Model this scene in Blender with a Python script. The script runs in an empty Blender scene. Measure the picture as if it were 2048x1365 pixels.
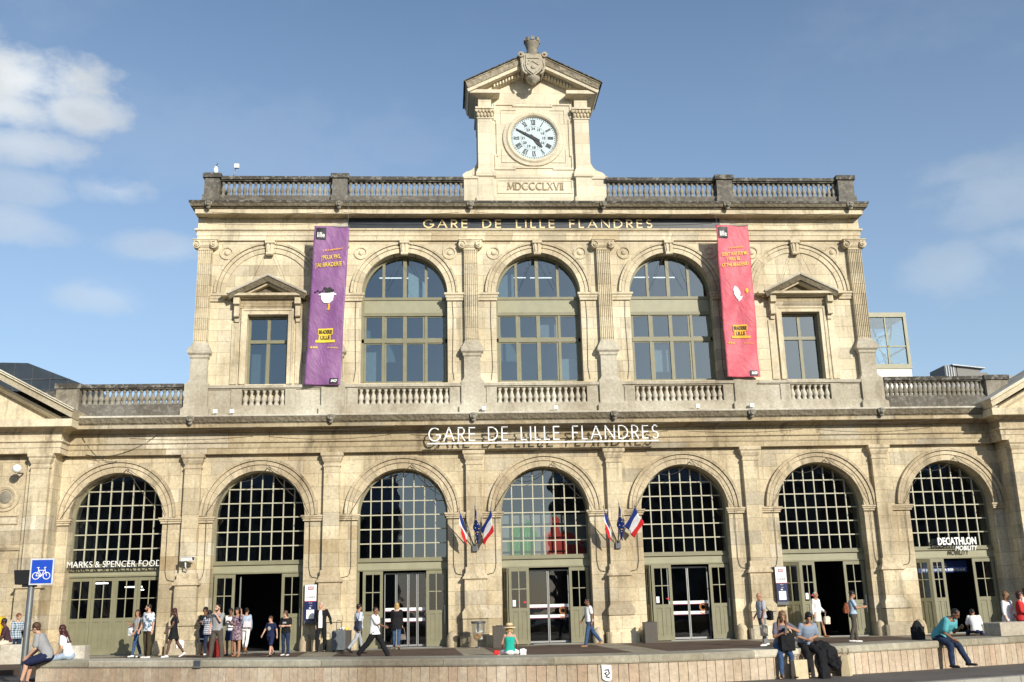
import bpy, math, random
from math import sin, cos, pi, radians, sqrt, atan2
from mathutils import Vector, Matrix, noise
R = radians
rnd = random.Random(7)
SC = bpy.context.scene
COL = SC.collection

# ------------------------------------------------------------------ camera
cam_d = bpy.data.cameras.new('camera')
cam = bpy.data.objects.new('camera', cam_d)
COL.objects.link(cam)
SC.camera = cam
cam_d.sensor_width = 36.0
cam_d.lens = 35.58
cam_d.clip_start = 0.1
cam_d.clip_end = 5000
CAM = Vector((-3.974, -40.677, 1.397))
_p, _y, _r = R(14.785), R(3.963), R(1.416)
_f = Vector((sin(_y) * cos(_p), cos(_y) * cos(_p), sin(_p)))
_rt = Vector((cos(_y), -sin(_y), 0))
_dn = _f.cross(_rt)
_x = cos(_r) * _rt + sin(_r) * _dn
_d = -sin(_r) * _rt + cos(_r) * _dn
cam.matrix_world = Matrix(((_x.x, -_d.x, -_f.x, CAM.x), (_x.y, -_d.y, -_f.y, CAM.y), (_x.z, -_d.z, -_f.z, CAM.z), (0, 0, 0, 1)))

# ------------------------------------------------------------------ light
SUN_AZ, SUN_EL = 27.0, 21.5          # degrees right of the facade normal, degrees up
sun_d = bpy.data.lights.new('sun', 'SUN')
sun_d.energy = 4.75
sun_d.angle = R(0.55)
sun_d.color = (1.0, 0.945, 0.84)
sun = bpy.data.objects.new('sun', sun_d)
COL.objects.link(sun)
SUNV = Vector((sin(R(SUN_AZ)) * cos(R(SUN_EL)), -cos(R(SUN_AZ)) * cos(R(SUN_EL)), sin(R(SUN_EL))))
sun.rotation_euler = SUNV.to_track_quat('Z', 'Y').to_euler()

SC.view_settings.view_transform = 'Standard'
SC.view_settings.look = 'None'
SC.view_settings.exposure = 0.15
SC.view_settings.gamma = 1.0

# ------------------------------------------------------------------ node helpers
class NT:
    def __init__(s, tree):
        s.t = tree
    def n(s, kind, **kw):
        nd = s.t.nodes.new(kind)
        for k, v in kw.items():
            setattr(nd, k, v)
        return nd
    def link(s, a, b):
        s.t.links.new(a, b)
    def put(s, sock, v):
        if hasattr(v, 'links'):
            s.link(v, sock)
        else:
            sock.default_value = v
    def math(s, op, a, b=0.0, c=0.0, clamp=False):
        nd = s.n('ShaderNodeMath', operation=op)
        nd.use_clamp = clamp
        s.put(nd.inputs[0], a); s.put(nd.inputs[1], b); s.put(nd.inputs[2], c)
        return nd.outputs[0]
    def vmath(s, op, a, b=(0, 0, 0)):
        nd = s.n('ShaderNodeVectorMath', operation=op)
        s.put(nd.inputs[0], a); s.put(nd.inputs[1], b)
        return nd.outputs[0]
    def comb(s, x, y, z):
        nd = s.n('ShaderNodeCombineXYZ')
        s.put(nd.inputs[0], x); s.put(nd.inputs[1], y); s.put(nd.inputs[2], z)
        return nd.outputs[0]
    def sep(s, v):
        nd = s.n('ShaderNodeSeparateXYZ'); s.put(nd.inputs[0], v)
        return nd.outputs
    def noise(s, vec, scale, detail=4, rough=0.55):
        nd = s.n('ShaderNodeTexNoise'); s.put(nd.inputs['Vector'], vec)
        nd.inputs['Scale'].default_value = scale; nd.inputs['Detail'].default_value = detail
        nd.inputs['Roughness'].default_value = rough
        return nd.outputs[0]
    def mapr(s, v, a, b, c=0.0, d=1.0, smooth=False):
        nd = s.n('ShaderNodeMapRange'); nd.clamp = True
        if smooth: nd.interpolation_type = 'SMOOTHSTEP'
        s.put(nd.inputs[0], v)
        for i, q in enumerate((a, b, c, d)): nd.inputs[i + 1].default_value = q
        return nd.outputs[0]
    def mix(s, fac, a, b, mode='MIX'):
        nd = s.n('ShaderNodeMix', data_type='RGBA', blend_type=mode)
        s.put(nd.inputs[0], fac)
        s.put(nd.inputs[6], a if hasattr(a, 'links') else (*a, 1)); s.put(nd.inputs[7], b if hasattr(b, 'links') else (*b, 1))
        return nd.outputs[2]

# ------------------------------------------------------------------ sky
world = bpy.data.worlds.new('World')
SC.world = world
world.use_nodes = True
w = NT(world.node_tree)
for nd in list(world.node_tree.nodes): world.node_tree.nodes.remove(nd)
sky = w.n('ShaderNodeTexSky', sky_type='NISHITA')
sky.sun_disc = False
sky.sun_elevation = R(SUN_EL)
sky.sun_rotation = pi - R(SUN_AZ)
sky.air_density = 1.0
sky.dust_density = 0.7
sky.ozone_density = 2.4
tc = w.n('ShaderNodeTexCoord')
dx, dy, dz = w.sep(tc.outputs['Generated'])
az = w.math('ARCTAN2', dx, dy)
el = w.math('ARCSINE', dz)
ang = w.comb(az, w.math('MULTIPLY', el, 1.7), 0.0)
nz = w.noise(ang, 13.0, 9, 0.6)
nz2 = w.noise(ang, 2.6, 6, 0.6)
cloud = None
# cloud banks: azimuth, elevation, half width, half height (radians), density, softness
BANKS = [(-0.425, 0.470, 0.075, 0.030, 1.0), (-0.372, 0.452, 0.050, 0.020, 0.8), (-0.44, 0.445, 0.07, 0.022, 0.9), (-0.415, 0.415, 0.06, 0.018, 0.62),
         (-0.41, 0.378, 0.045, 0.016, 0.36), (-0.328, 0.385, 0.035, 0.014, 0.42), (-0.42, 0.345, 0.05, 0.018, 0.40), (-0.28, 0.338, 0.05, 0.014, 0.34), (-0.335, 0.288, 0.045, 0.016, 0.34),
         (0.55, 0.350, 0.06, 0.030, 0.26), (0.50, 0.292, 0.05, 0.022, 0.26), (0.57, 0.305, 0.05, 0.018, 0.24), (0.53, 0.375, 0.06, 0.012, 0.2), (-0.2, 0.44, 0.25, 0.05, 0.08)]
for (a0, e0, hw, hh, den) in BANKS:
    u = w.math('DIVIDE', w.math('SUBTRACT', az, a0), hw)
    v = w.math('DIVIDE', w.math('SUBTRACT', el, e0), hh)
    r = w.math('SQRT', w.math('ADD', w.math('MULTIPLY', u, u), w.math('MULTIPLY', v, v)))
    r = w.math('ADD', r, w.math('MULTIPLY', w.math('SUBTRACT', nz, 0.5), 2.8))
    m = w.math('MULTIPLY', w.mapr(r, 1.35, 0.25, 0, 1, True), den)
    cloud = m if cloud is None else w.math('MAXIMUM', cloud, m)
veil = w.math('MULTIPLY', w.mapr(nz2, 0.5, 0.8, 0, 1, True), 0.16)
cloud = w.math('MAXIMUM', cloud, veil)
hz = w.mapr(el, 0.60, 0.0, 0.05, 0.62)
skyc = w.mix(w.math('MULTIPLY', hz, 0.75), sky.outputs[0], (3.9, 5.1, 6.5))
skyc = w.mix(1.0, skyc, (1.0, 1.0, 1.0), 'MULTIPLY')
shade = w.mapr(nz, 0.35, 0.65, 0.86, 1.08)
cc = w.vmath('MULTIPLY', (5.5, 5.8, 6.0), w.comb(shade, shade, shade))
skyc = w.mix(cloud, skyc, cc)
bg = w.n('ShaderNodeBackground')
bg.inputs[1].default_value = 0.132
w.link(skyc, bg.inputs[0])
wo = w.n('ShaderNodeOutputWorld')
w.link(bg.outputs[0], wo.inputs[0])

# ------------------------------------------------------------------ materials
MATS = {}
def newmat(name):
    m = bpy.data.materials.new(name); m.use_nodes = True
    t = NT(m.node_tree)
    b = m.node_tree.nodes['Principled BSDF']
    MATS[name] = m
    return m, t, b

def plain(name, col, rough=0.6, metal=0.0, vary=0.12, scale=9.0, bump=0.0, spec=0.4, coord='Object'):
    if name in MATS: return MATS[name]
    m, t, b = newmat(name)
    c = t.n('ShaderNodeTexCoord').outputs[coord]
    nf = t.noise(c, scale, 5)
    k = t.mapr(nf, 0.3, 0.7, 1 - vary, 1 + vary)
    t.link(t.mix(1.0, col, t.comb(k, k, k), 'MULTIPLY'), b.inputs['Base Color'])
    b.inputs['Roughness'].default_value = rough
    b.inputs['Metallic'].default_value = metal
    b.inputs['Specular IOR Level'].default_value = spec
    if bump:
        bp = t.n('ShaderNodeBump'); bp.inputs['Strength'].default_value = bump; bp.inputs['Distance'].default_value = 0.02
        t.link(t.noise(c, scale * 4, 6), bp.inputs['Height']); t.link(bp.outputs[0], b.inputs['Normal'])
    return m

def stone(name, base, block=None, grime=0.4, dirt=(0.11, 0.085, 0.05), vary=0.22, mortar=0.55, bump=0.45, radial=False, relief=0.0, lichen=0.0, patch=1.0, con=1.0):
    m, t, b = newmat(name)
    pos = t.n('ShaderNodeNewGeometry').outputs['Position']
    x, y, z = t.sep(pos)
    sx = t.math('ADD', x, y)
    flat = t.comb(sx, z, 0.0)
    col = t.mix(0.0, base, base)
    hgt = t.noise(pos, 22, 6)
    if block:
        br = t.n('ShaderNodeTexBrick')
        t.link(flat, br.inputs['Vector'])
        br.offset = 0.5
        for k, v in (('Scale', 1.0), ('Mortar Size', 0.007), ('Mortar Smooth', 0.35), ('Bias', 0.0), ('Brick Width', block[0]), ('Row Height', block[1])):
            br.inputs[k].default_value = v
        br.inputs['Color1'].default_value = (1.1, 1.08, 1.03, 1)
        br.inputs['Color2'].default_value = (1 - vary, 1 - vary * 1.1, 1 - vary * 1.35, 1)
        br.inputs['Mortar'].default_value = (mortar, mortar * .93, mortar * .82, 1)
        col = t.mix(1.0, col, br.outputs['Color'], 'MULTIPLY')
        row = t.math('FLOOR', t.math('DIVIDE', z, block[1]))
        odd = t.math('SUBTRACT', 1.0, t.math('ABSOLUTE', t.math('MODULO', row, 2.0)))
        cl = t.math('FLOOR', t.math('DIVIDE', t.math('ADD', sx, t.math('MULTIPLY', odd, .5 * block[0])), block[0]))
        wn = t.n('ShaderNodeTexWhiteNoise', noise_dimensions='2D'); t.link(t.comb(cl, row, 0.0), wn.inputs['Vector'])
        wv = wn.outputs['Value']
        nf = t.math('SUBTRACT', 1.0, br.outputs['Fac'])
        col = t.mix(t.math('MULTIPLY', t.math('MULTIPLY', t.math('GREATER_THAN', wv, .955), nf), .6 * patch), col, (.40, .29, .15))
        col = t.mix(t.math('MULTIPLY', t.math('MULTIPLY', t.math('LESS_THAN', wv, .10), nf), .55 * patch), col, (.74, .69, .56))
        col = t.mix(t.math('MULTIPLY', t.math('MULTIPLY', t.math('GREATER_THAN', t.math('FRACT', t.math('MULTIPLY', wv, 7.0)), .86), nf), .45 * patch), col, (.36, .34, .29))
        hgt = t.math('SUBTRACT', hgt, t.math('MULTIPLY', br.outputs['Fac'], 0.8))
    if radial:
        ob = t.n('ShaderNodeTexCoord').outputs['Object']
        ox, oy, oz = t.sep(ob)
        a = t.math('DIVIDE', t.math('ARCTAN2', oz, ox), pi / 13)
        fr = t.math('ABSOLUTE', t.math('SUBTRACT', t.math('FRACT', a), 0.5))
        ln = t.mapr(fr, 0.47, 0.49, 0, 0.55)
        cell = t.n('ShaderNodeTexWhiteNoise', noise_dimensions='2D')
        t.link(t.comb(t.math('FLOOR', a), t.math('FLOOR', t.math('MULTIPLY', x, 0.2)), 0.0), cell.inputs['Vector'])
        k = t.mapr(cell.outputs['Value'], 0, 1, 0.86, 1.08)
        col = t.mix(1.0, col, t.comb(k, k, k), 'MULTIPLY')
        col = t.mix(ln, col, dirt)
    big = t.noise(pos, 0.45, 5)
    k = t.mapr(big, 0.32, 0.68, 1 - .32 * con, 1 + .16 * con)
    kb = t.mapr(big, 0.32, 0.68, 1 - .43 * con, 1 + .16 * con)
    col = t.mix(1.0, col, t.comb(k, t.math('MULTIPLY', t.math('ADD', k, kb), 0.5), kb), 'MULTIPLY')
    fine = t.noise(pos, 9, 8, 0.7)
    k = t.mapr(fine, 0.27, 0.73, 1 - .30 * con, 1 + .18 * con)
    col = t.mix(1.0, col, t.comb(k, k, k), 'MULTIPLY')
    stv = t.comb(t.math('MULTIPLY', sx, 2.6), t.math('MULTIPLY', z, 0.32), 0.0)
    st = t.math('MULTIPLY', t.mapr(t.noise(stv, 1.0, 7, 0.65), 0.47, 0.68, 0, 1, True), t.mapr(t.noise(pos, 0.8, 4), 0.38, 0.62, 0.2, 1))
    col = t.mix(t.math('MULTIPLY', st, grime), col, dirt)
    pit = t.mapr(t.noise(pos, 3.3, 8, 0.75), 0.57, 0.70, 0, 0.62 * con * min(1, grime + .2), True)
    col = t.mix(pit, col, (dirt[0] * 1.6, dirt[1] * 1.6, dirt[2] * 1.6))
    if lichen:
        li = t.mapr(t.noise(pos, 5.0, 6, 0.7), 0.48, 0.62, 0, lichen, True)
        col = t.mix(li, col, (0.38, 0.36, 0.30))
    t.link(col, b.inputs['Base Color'])
    b.inputs['Roughness'].default_value = 0.88
    b.inputs['Specular IOR Level'].default_value = 0.2
    if relief:
        vo = t.n('ShaderNodeTexVoronoi'); vo.inputs['Scale'].default_value = 6.5
        t.link(pos, vo.inputs['Vector'])
        hgt = t.math('ADD', hgt, t.math('MULTIPLY', vo.outputs['Distance'], relief))
    bp = t.n('ShaderNodeBump'); bp.inputs['Strength'].default_value = bump; bp.inputs['Distance'].default_value = 0.03
    t.link(hgt, bp.inputs['Height']); t.link(bp.outputs[0], b.inputs['Normal'])
    return m

S_UP = stone('pale stone blocks', (0.66, 0.59, 0.435), (1.15, 0.47), 0.45, vary=0.12, mortar=.45, patch=.55, con=.75)
S_LOW = stone('warm stone blocks', (0.60, 0.525, 0.375), (1.2, 0.52), 0.62, vary=0.15, mortar=.5, patch=.85)
S_TRIM = stone('pale stone trim', (0.65, 0.57, 0.405), None, 0.6, con=.8)
S_TRIML = stone('warm stone trim', (0.57, 0.485, 0.335), None, 0.75)
S_ARCH = stone('voussoir stone', (0.64, 0.56, 0.395), None, 0.5, radial=True, con=.75)
S_ARCHL = stone('warm voussoir stone', (0.56, 0.475, 0.325), None, 0.65, radial=True)
S_TOWER = stone('clean cream stone', (0.69, 0.63, 0.49), (0.9, 0.5), 0.22, vary=0.08, mortar=0.7, patch=.3, con=.45)
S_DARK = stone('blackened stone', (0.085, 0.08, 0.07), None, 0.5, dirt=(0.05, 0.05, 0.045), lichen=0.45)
S_GREY = stone('grey weathered stone', (0.27, 0.25, 0.20), None, 0.6, dirt=(0.09, 0.08, 0.06), lichen=0.35)
S_SOOT = stone('sooty stone', (0.15, 0.14, 0.12), None, 0.6, dirt=(0.04, 0.04, 0.038), lichen=0.3)
S_CARVE = stone('pale carved stone', (0.46, 0.42, 0.32), None, 0.5, relief=1.4, bump=.9)
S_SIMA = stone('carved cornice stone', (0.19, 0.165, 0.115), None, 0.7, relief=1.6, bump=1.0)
S_BROWN = stone('brown stained stone', (0.47, 0.40, 0.275), (1.6, 0.6), 0.8, dirt=(0.10, 0.075, 0.045))
S_GREYP = stone('grey green stone', (0.50, 0.465, 0.37), None, 0.4)
S_LEDGE = stone('grey ledge stone', (0.42, 0.40, 0.32), (1.5, 9.0), 0.35, dirt=(0.12, 0.11, 0.09))
S_CLAD = stone('pink beige cladding', (0.56, 0.47, 0.33), (0.2, 9.0), 0.25, vary=0.12, mortar=0.4)
S_CUBE = stone('white grey stone', (0.60, 0.57, 0.48), None, 0.2)
M_OLIVE = plain('olive grey paint', (0.20, 0.187, 0.112), 0.5, vary=0.10, scale=3, bump=0.05)
M_OLIVEL = plain('pale olive paint', (0.285, 0.272, 0.175), 0.5, vary=0.08, scale=3)
M_BAR = plain('pale glazing bar paint', (0.42, 0.40, 0.29), 0.5, vary=0.12, scale=3)
M_WHITE = plain('white paint', (0.80, 0.80, 0.77), 0.4, vary=0.04)
M_BLACKP = plain('blue black panel', (0.018, 0.024, 0.032), 0.45, vary=0.3, scale=2)
M_GOLD = plain('gilded letter', (0.78, 0.60, 0.32), 0.4, vary=0.06)
M_METAL = plain('brushed steel', (0.27, 0.27, 0.26), 0.5, 0.6, vary=0.05)
M_DGREY = plain('dark grey metal', (0.10, 0.105, 0.11), 0.45, 0.3)
M_BLACK = plain('black plastic', (0.012, 0.012, 0.013), 0.5)
M_CABLE = plain('old cable', (0.06, 0.05, 0.038), 0.8)
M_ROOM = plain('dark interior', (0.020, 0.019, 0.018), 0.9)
M_ROOMU = plain('blue grey blind', (0.11, 0.145, 0.16), 0.9, vary=0.15, scale=0.8)
M_ZINC = plain('zinc roof', (0.24, 0.27, 0.30), 0.5, 0.3, vary=0.15, scale=1)
M_RED = plain('red enamel', (0.55, 0.02, 0.04), 0.4)
M_NAVY = plain('navy enamel', (0.012, 0.018, 0.085), 0.35)
M_BLUE = plain('road sign blue', (0.01, 0.06, 0.42), 0.35, vary=0.05)
M_YELLOW = plain('yellow enamel', (0.72, 0.48, 0.02), 0.4)
M_PAPER = plain('white paper', (0.80, 0.80, 0.78), 0.7, vary=0.05)

def glass(name, fac, tint=(0.75, 0.8, 0.8), rough=0.015, gcol=(0.9, 0.95, 1.0), wave=0.02):
    m, t, b = newmat(name)
    nt = m.node_tree
    nt.nodes.remove(b)
    g = t.n('ShaderNodeBsdfGlossy'); g.inputs['Roughness'].default_value = rough; g.inputs['Color'].default_value = (*gcol, 1)
    tr = t.n('ShaderNodeBsdfTransparent'); tr.inputs[0].default_value = (*tint, 1)
    mx = t.n('ShaderNodeMixShader'); mx.inputs[0].default_value = fac
    t.link(tr.outputs[0], mx.inputs[1]); t.link(g.outputs[0], mx.inputs[2])
    bp = t.n('ShaderNodeBump'); bp.inputs['Strength'].default_value = 0.25; bp.inputs['Distance'].default_value = wave
    t.link(t.noise(t.n('ShaderNodeNewGeometry').outputs['Position'], 0.9, 2), bp.inputs['Height'])
    t.link(bp.outputs[0], g.inputs['Normal'])
    t.link(mx.outputs[0], nt.nodes['Material Output'].inputs[0])
    return m
G_UP = glass('upper window glass', 0.19, (.6, .72, .75), gcol=(.80, .92, .98))
G_LOW = glass('lower window glass', 0.15, gcol=(.85, .93, 1.0))
G_DOOR = glass('door glass', 0.09)
G_LIFT = glass('lift tower glass', 0.14, (0.72, 0.84, 0.88))
G_BAG = glass('clear plastic bag', 0.25, (0.85, 0.87, 0.85), 0.3)

# ------------------------------------------------------------------ mesh builder
class MB:
    def __init__(s):
        s.v = []; s.f = []; s.mi = []; s.sm = []
    def add(s, vs, fs, m=0, smooth=False):
        o = len(s.v); s.v += [tuple(p) for p in vs]
        for q in fs:
            s.f.append([i + o for i in q]); s.mi.append(m); s.sm.append(smooth)
        return s
    def box(s, x0, x1, y0, y1, z0, z1, m=0):
        vs = [(x, y, z) for z in (z0, z1) for y in (y0, y1) for x in (x0, x1)]
        return s.add(vs, [(0, 2, 3, 1), (4, 5, 7, 6), (0, 1, 5, 4), (2, 6, 7, 3), (0, 4, 6, 2), (1, 3, 7, 5)], m)
    def prism(s, poly, y0, y1, m=0):
        n = len(poly)
        vs = [(x, y0, z) for x, z in poly] + [(x, y1, z) for x, z in poly]
        return s.add(vs, [tuple(range(n)), tuple(range(2 * n - 1, n - 1, -1))] + [(i, (i + 1) % n, n + (i + 1) % n, n + i) for i in range(n)], m)
    def column(s, poly, z0, z1, m=0, top=None):
        n = len(poly); tp = top or poly
        vs = [(x, y, z0) for x, y in poly] + [(x, y, z1) for x, y in tp]
        return s.add(vs, [tuple(range(n - 1, -1, -1)), tuple(range(n, 2 * n))] + [(i, (i + 1) % n, n + (i + 1) % n, n + i) for i in range(n)], m)
    def sweep(s, path, prof, fn, m=0, closed=False, caps=True, smooth=False):
        n = len(path); k = len(prof); offs = []
        for i in range(n):
            ns = []
            for a, b in ((i - 1, i), (i, i + 1)):
                if closed or (a >= 0 and b < n):
                    a %= n; b %= n
                    d = (path[b][0] - path[a][0], path[b][1] - path[a][1]); L = sqrt(d[0] ** 2 + d[1] ** 2) or 1
                    ns.append((d[1] / L, -d[0] / L))
            if len(ns) == 1: offs.append(ns[0])
            else:
                q = 1 + ns[0][0] * ns[1][0] + ns[0][1] * ns[1][1]
                offs.append(((ns[0][0] + ns[1][0]) / q, (ns[0][1] + ns[1][1]) / q))
        vs = []
        for (u, v), (nu, nv) in zip(path, offs):
            for a, b in prof: vs.append(fn(u + nu * a, v + nv * a, b))
        fs = []
        for i in range(n if closed else n - 1):
            j = (i + 1) % n
            for c in range(k):
                d = (c + 1) % k
                fs.append((i * k + c, j * k + c, j * k + d, i * k + d))
        if caps and not closed:
            fs.append(tuple(range(k))); fs.append(tuple((n - 1) * k + c for c in range(k - 1, -1, -1)))
        return s.add(vs, fs, m, smooth)
    def lathe(s, prof, c=(0, 0, 0), seg=10, m=0, axis='Z', smooth=True, sx=1.0, sy=1.0):
        vs = []; k = len(prof)
        for i in range(seg):
            a = 2 * pi * i / seg
            for r, h in prof:
                p = (r * cos(a) * sx, r * sin(a) * sy, h)
                if axis == 'Y': p = (p[0], -p[2], p[1])
                if axis == 'X': p = (p[2], p[0], p[1])
                vs.append((c[0] + p[0], c[1] + p[1], c[2] + p[2]))
        fs = []
        for i in range(seg):
            j = (i + 1) % seg
            for q in range(k - 1): fs.append((i * k + q, j * k + q, j * k + q + 1, i * k + q + 1))
        s.add(vs, fs, m, smooth)
        if prof[0][0] > 1e-5: s.add([vs[i * k] for i in range(seg)], [tuple(range(seg - 1, -1, -1))], m)
        if prof[-1][0] > 1e-5: s.add([vs[i * k + k - 1] for i in range(seg)], [tuple(range(seg))], m)
        return s
    def tube(s, pts, r, seg=6, m=0, smooth=True, caps=True):
        pts = [Vector(p) for p in pts]; n = len(pts)
        rs = r if isinstance(r, (list, tuple)) else [r] * n
        vs = []; up = Vector((0.123, 0.456, 0.88)).normalized(); prev = None
        for i in range(n):
            d = (pts[min(i + 1, n - 1)] - pts[max(i - 1, 0)]).normalized()
            if prev is None:
                a = d.cross(up)
                if a.length < 1e-3: a = d.cross(Vector((1, 0, 0)))
            else:
                a = prev - d * prev.dot(d)
            a.normalize(); prev = a; b = d.cross(a)
            for k in range(seg):
                t = 2 * pi * k / seg
                vs.append(pts[i] + (a * cos(t) + b * sin(t)) * rs[i])
        fs = [(i * seg + k, i * seg + (k + 1) % seg, (i + 1) * seg + (k + 1) % seg, (i + 1) * seg + k) for i in range(n - 1) for k in range(seg)]
        if caps: fs += [tuple(range(seg - 1, -1, -1)), tuple((n - 1) * seg + k for k in range(seg))]
        return s.add(vs, fs, m, smooth)
    def ball(s, c, ax, m=0, seg=12, rings=8, rot=None, smooth=True):
        vs = [];
        for i in range(rings + 1):
            t = pi * i / rings
            for k in range(seg):
                a = 2 * pi * k / seg
                p = Vector((ax[0] * sin(t) * cos(a), ax[1] * sin(t) * sin(a), ax[2] * cos(t)))
                if rot is not None: p = rot @ p
                vs.append(p + Vector(c))
        fs = [(i * seg + k, (i + 1) * seg + k, (i + 1) * seg + (k + 1) % seg, i * seg + (k + 1) % seg) for i in range(rings) for k in range(seg)]
        return s.add(vs, fs, m, smooth)
    def ribbon(s, pts, wd, y0, y1, m=0, closed=False):
        """flat stroke in the xz plane, from y0 (front) to y1"""
        h = wd / 2
        return s.sweep(list(pts), [(-h, -y0), (h, -y0), (h, -y1), (-h, -y1)], lambda u, v, b: (u, -b, v), m, closed)
    def mesh(s, name, mats):
        me = bpy.data.meshes.new(name)
        me.from_pydata(s.v, [], s.f)
        for m in (mats if isinstance(mats, (list, tuple)) else [mats]): me.materials.append(m)
        me.polygons.foreach_set('material_index', s.mi)
        me.polygons.foreach_set('use_smooth', s.sm)
        me.update()
        return me
    def build(s, name, mats, parent=None, loc=(0, 0, 0), rz=0.0):
        return link(name, s.mesh(name, mats), parent, loc, rz)

def link(name, me, parent=None, loc=(0, 0, 0), rz=0.0):
    o = bpy.data.objects.new(name, me); COL.objects.link(o)
    if parent is not None: o.parent = parent
    o.location = loc; o.rotation_euler = (0, 0, rz)
    return o
def tag(o, label=None, cat=None, group=None, kind=None):
    if label: o['label'] = label
    if cat: o['category'] = cat
    if group: o['group'] = group
    if kind: o['kind'] = kind
    return o
def thing(name, label, cat, loc=(0, 0, 0), rz=0.0, group=None):
    return tag(link(name, None, None, loc, rz), label, cat, group)

HOR = lambda u, v, b: (u, v, b)
def VERT(y0): return lambda u, v, b: (u, y0 - b, v)
def arc(cx, cz, r, n=28, a0=0.0, a1=pi):
    return [(cx + r * cos(a0 + (a1 - a0) * i / n), cz + r * sin(a0 + (a1 - a0) * i / n)) for i in range(n + 1)]

WORK = bpy.data.scenes.new('modelling')      # scratch scene, removed at the end
def eval_mesh(o):
    WORK.collection.objects.link(o); COL.objects.unlink(o)
    with bpy.context.temp_override(scene=WORK, view_layer=WORK.view_layers[0]):
        dg = bpy.context.evaluated_depsgraph_get(); dg.update()
        return bpy.data.meshes.new_from_object(o.evaluated_get(dg))
def remeshed(mb, mats, voxel, name, smooth=3, dec=None, fac=0.4):
    o = mb.build('temporary', mats)
    md = o.modifiers.new('r', 'REMESH'); md.mode = 'VOXEL'; md.voxel_size = voxel; md.use_smooth_shade = True
    if smooth:
        sm = o.modifiers.new('s', 'SMOOTH'); sm.factor = fac; sm.iterations = smooth
    if dec:
        de = o.modifiers.new('d', 'DECIMATE'); de.ratio = dec
    me = eval_mesh(o); me.name = name
    old = o.data
    bpy.data.objects.remove(o); bpy.data.meshes.remove(old)
    me.materials.clear()
    for m in mats: me.materials.append(m)
    for p in me.polygons: p.use_smooth = True
    return me

# ------------------------------------------------------------------ writing
def text_mesh(s, size, mat, depth=0.02, bold=0.0, align='CENTER', shear=0.0, sx=1.0, space=1.0):
    """text mesh standing in the xz plane, facing -y"""
    cu = bpy.data.curves.new('lettering', 'FONT')
    cu.body = s; cu.size = size; cu.align_x = align; cu.extrude = depth / 2; cu.offset = bold; cu.shear = shear
    cu.space_character = space; cu.resolution_u = 3
    o = bpy.data.objects.new('temporary', cu); COL.objects.link(o)
    me = eval_mesh(o); me.name = 'lettering'
    bpy.data.objects.remove(o); bpy.data.curves.remove(cu)
    me.transform(Matrix(((sx, 0, 0, 0), (0, 0, -1, 0), (0, 1, 0, 0), (0, 0, 0, 1))))
    me.materials.clear(); me.materials.append(mat)
    return me
def text(s, size, mat, parent, loc, name='lettering', fit=None, **kw):
    me = text_mesh(s, size, mat, **kw)
    if fit:
        xs = [v.co.x for v in me.vertices]; k = fit / (max(xs) - min(xs))
        me.transform(Matrix.Diagonal((k, 1, 1, 1)))
    return link(name, me, parent, loc)

def A_(cx, cz, rx, rz, a0, a1, n=14):
    return [(cx + rx * cos(R(a0 + (a1 - a0) * i / n)), cz + rz * sin(R(a0 + (a1 - a0) * i / n))) for i in range(n + 1)]
GLYPH = {  # width, strokes, thin strokes flag
    'G': (0.88, [A_(.46, .5, .43, .47, 45, 345, 20), [(.55, .46), (.90, .46)], [(.88, .46), (.88, .22)]]),
    'A': (0.84, [[(.03, 0), (.42, 1)], [(.42, 1), (.81, 0)], [(.18, .34), (.66, .34)]]),
    'R': (0.58, [[(.05, 0), (.05, 1)], [(.05, .965)] + A_(.26, .72, .24, .245, 90, -90) + [(.05, .475)], [(.25, .47), (.55, 0)]]),
    'E': (0.52, [[(.05, 0), (.05, 1)], [(.05, .965), (.5, .965)], [(.05, .51), (.47, .51)], [(.05, .035), (.5, .035)]]),
    'D': (0.78, [[(.05, 0), (.05, 1)], [(.05, .965)] + A_(.27, .5, .46, .465, 90, -90, 18) + [(.05, .035)]]),
    'L': (0.46, [[(.05, 0), (.05, 1)], [(.05, .035), (.45, .035)]]),
    'I': (0.12, [[(.06, 0), (.06, 1)]]),
    'F': (0.48, [[(.05, 0), (.05, 1)], [(.05, .965), (.47, .965)], [(.05, .5), (.43, .5)]]),
    'N': (0.80, [[(.05, 0), (.05, 1)], [(.05, 1), (.75, 0)], [(.75, 0), (.75, 1)]]),
    'S': (0.52, [A_(.26, .735, .2, .235, 35, 270, 14) + A_(.26, .265, .22, .235, 90, -145, 14)]),
    'M': (0.95, [[(.05, 0), (.14, 1)], [(.14, 1), (.47, .1)], [(.47, .1), (.81, 1)], [(.81, 1), (.9, 0)]]),
    'C': (0.80, [A_(.46, .5, .43, .47, 48, 312, 18)]),
    'X': (0.72, [[(.05, 0), (.67, 1)], [(.67, 0), (.05, 1)]]),
    'V': (0.76, [[(.03, 1), (.38, 0)], [(.38, 0), (.73, 1)]]),
    ' ': (0.55, []),
}
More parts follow.
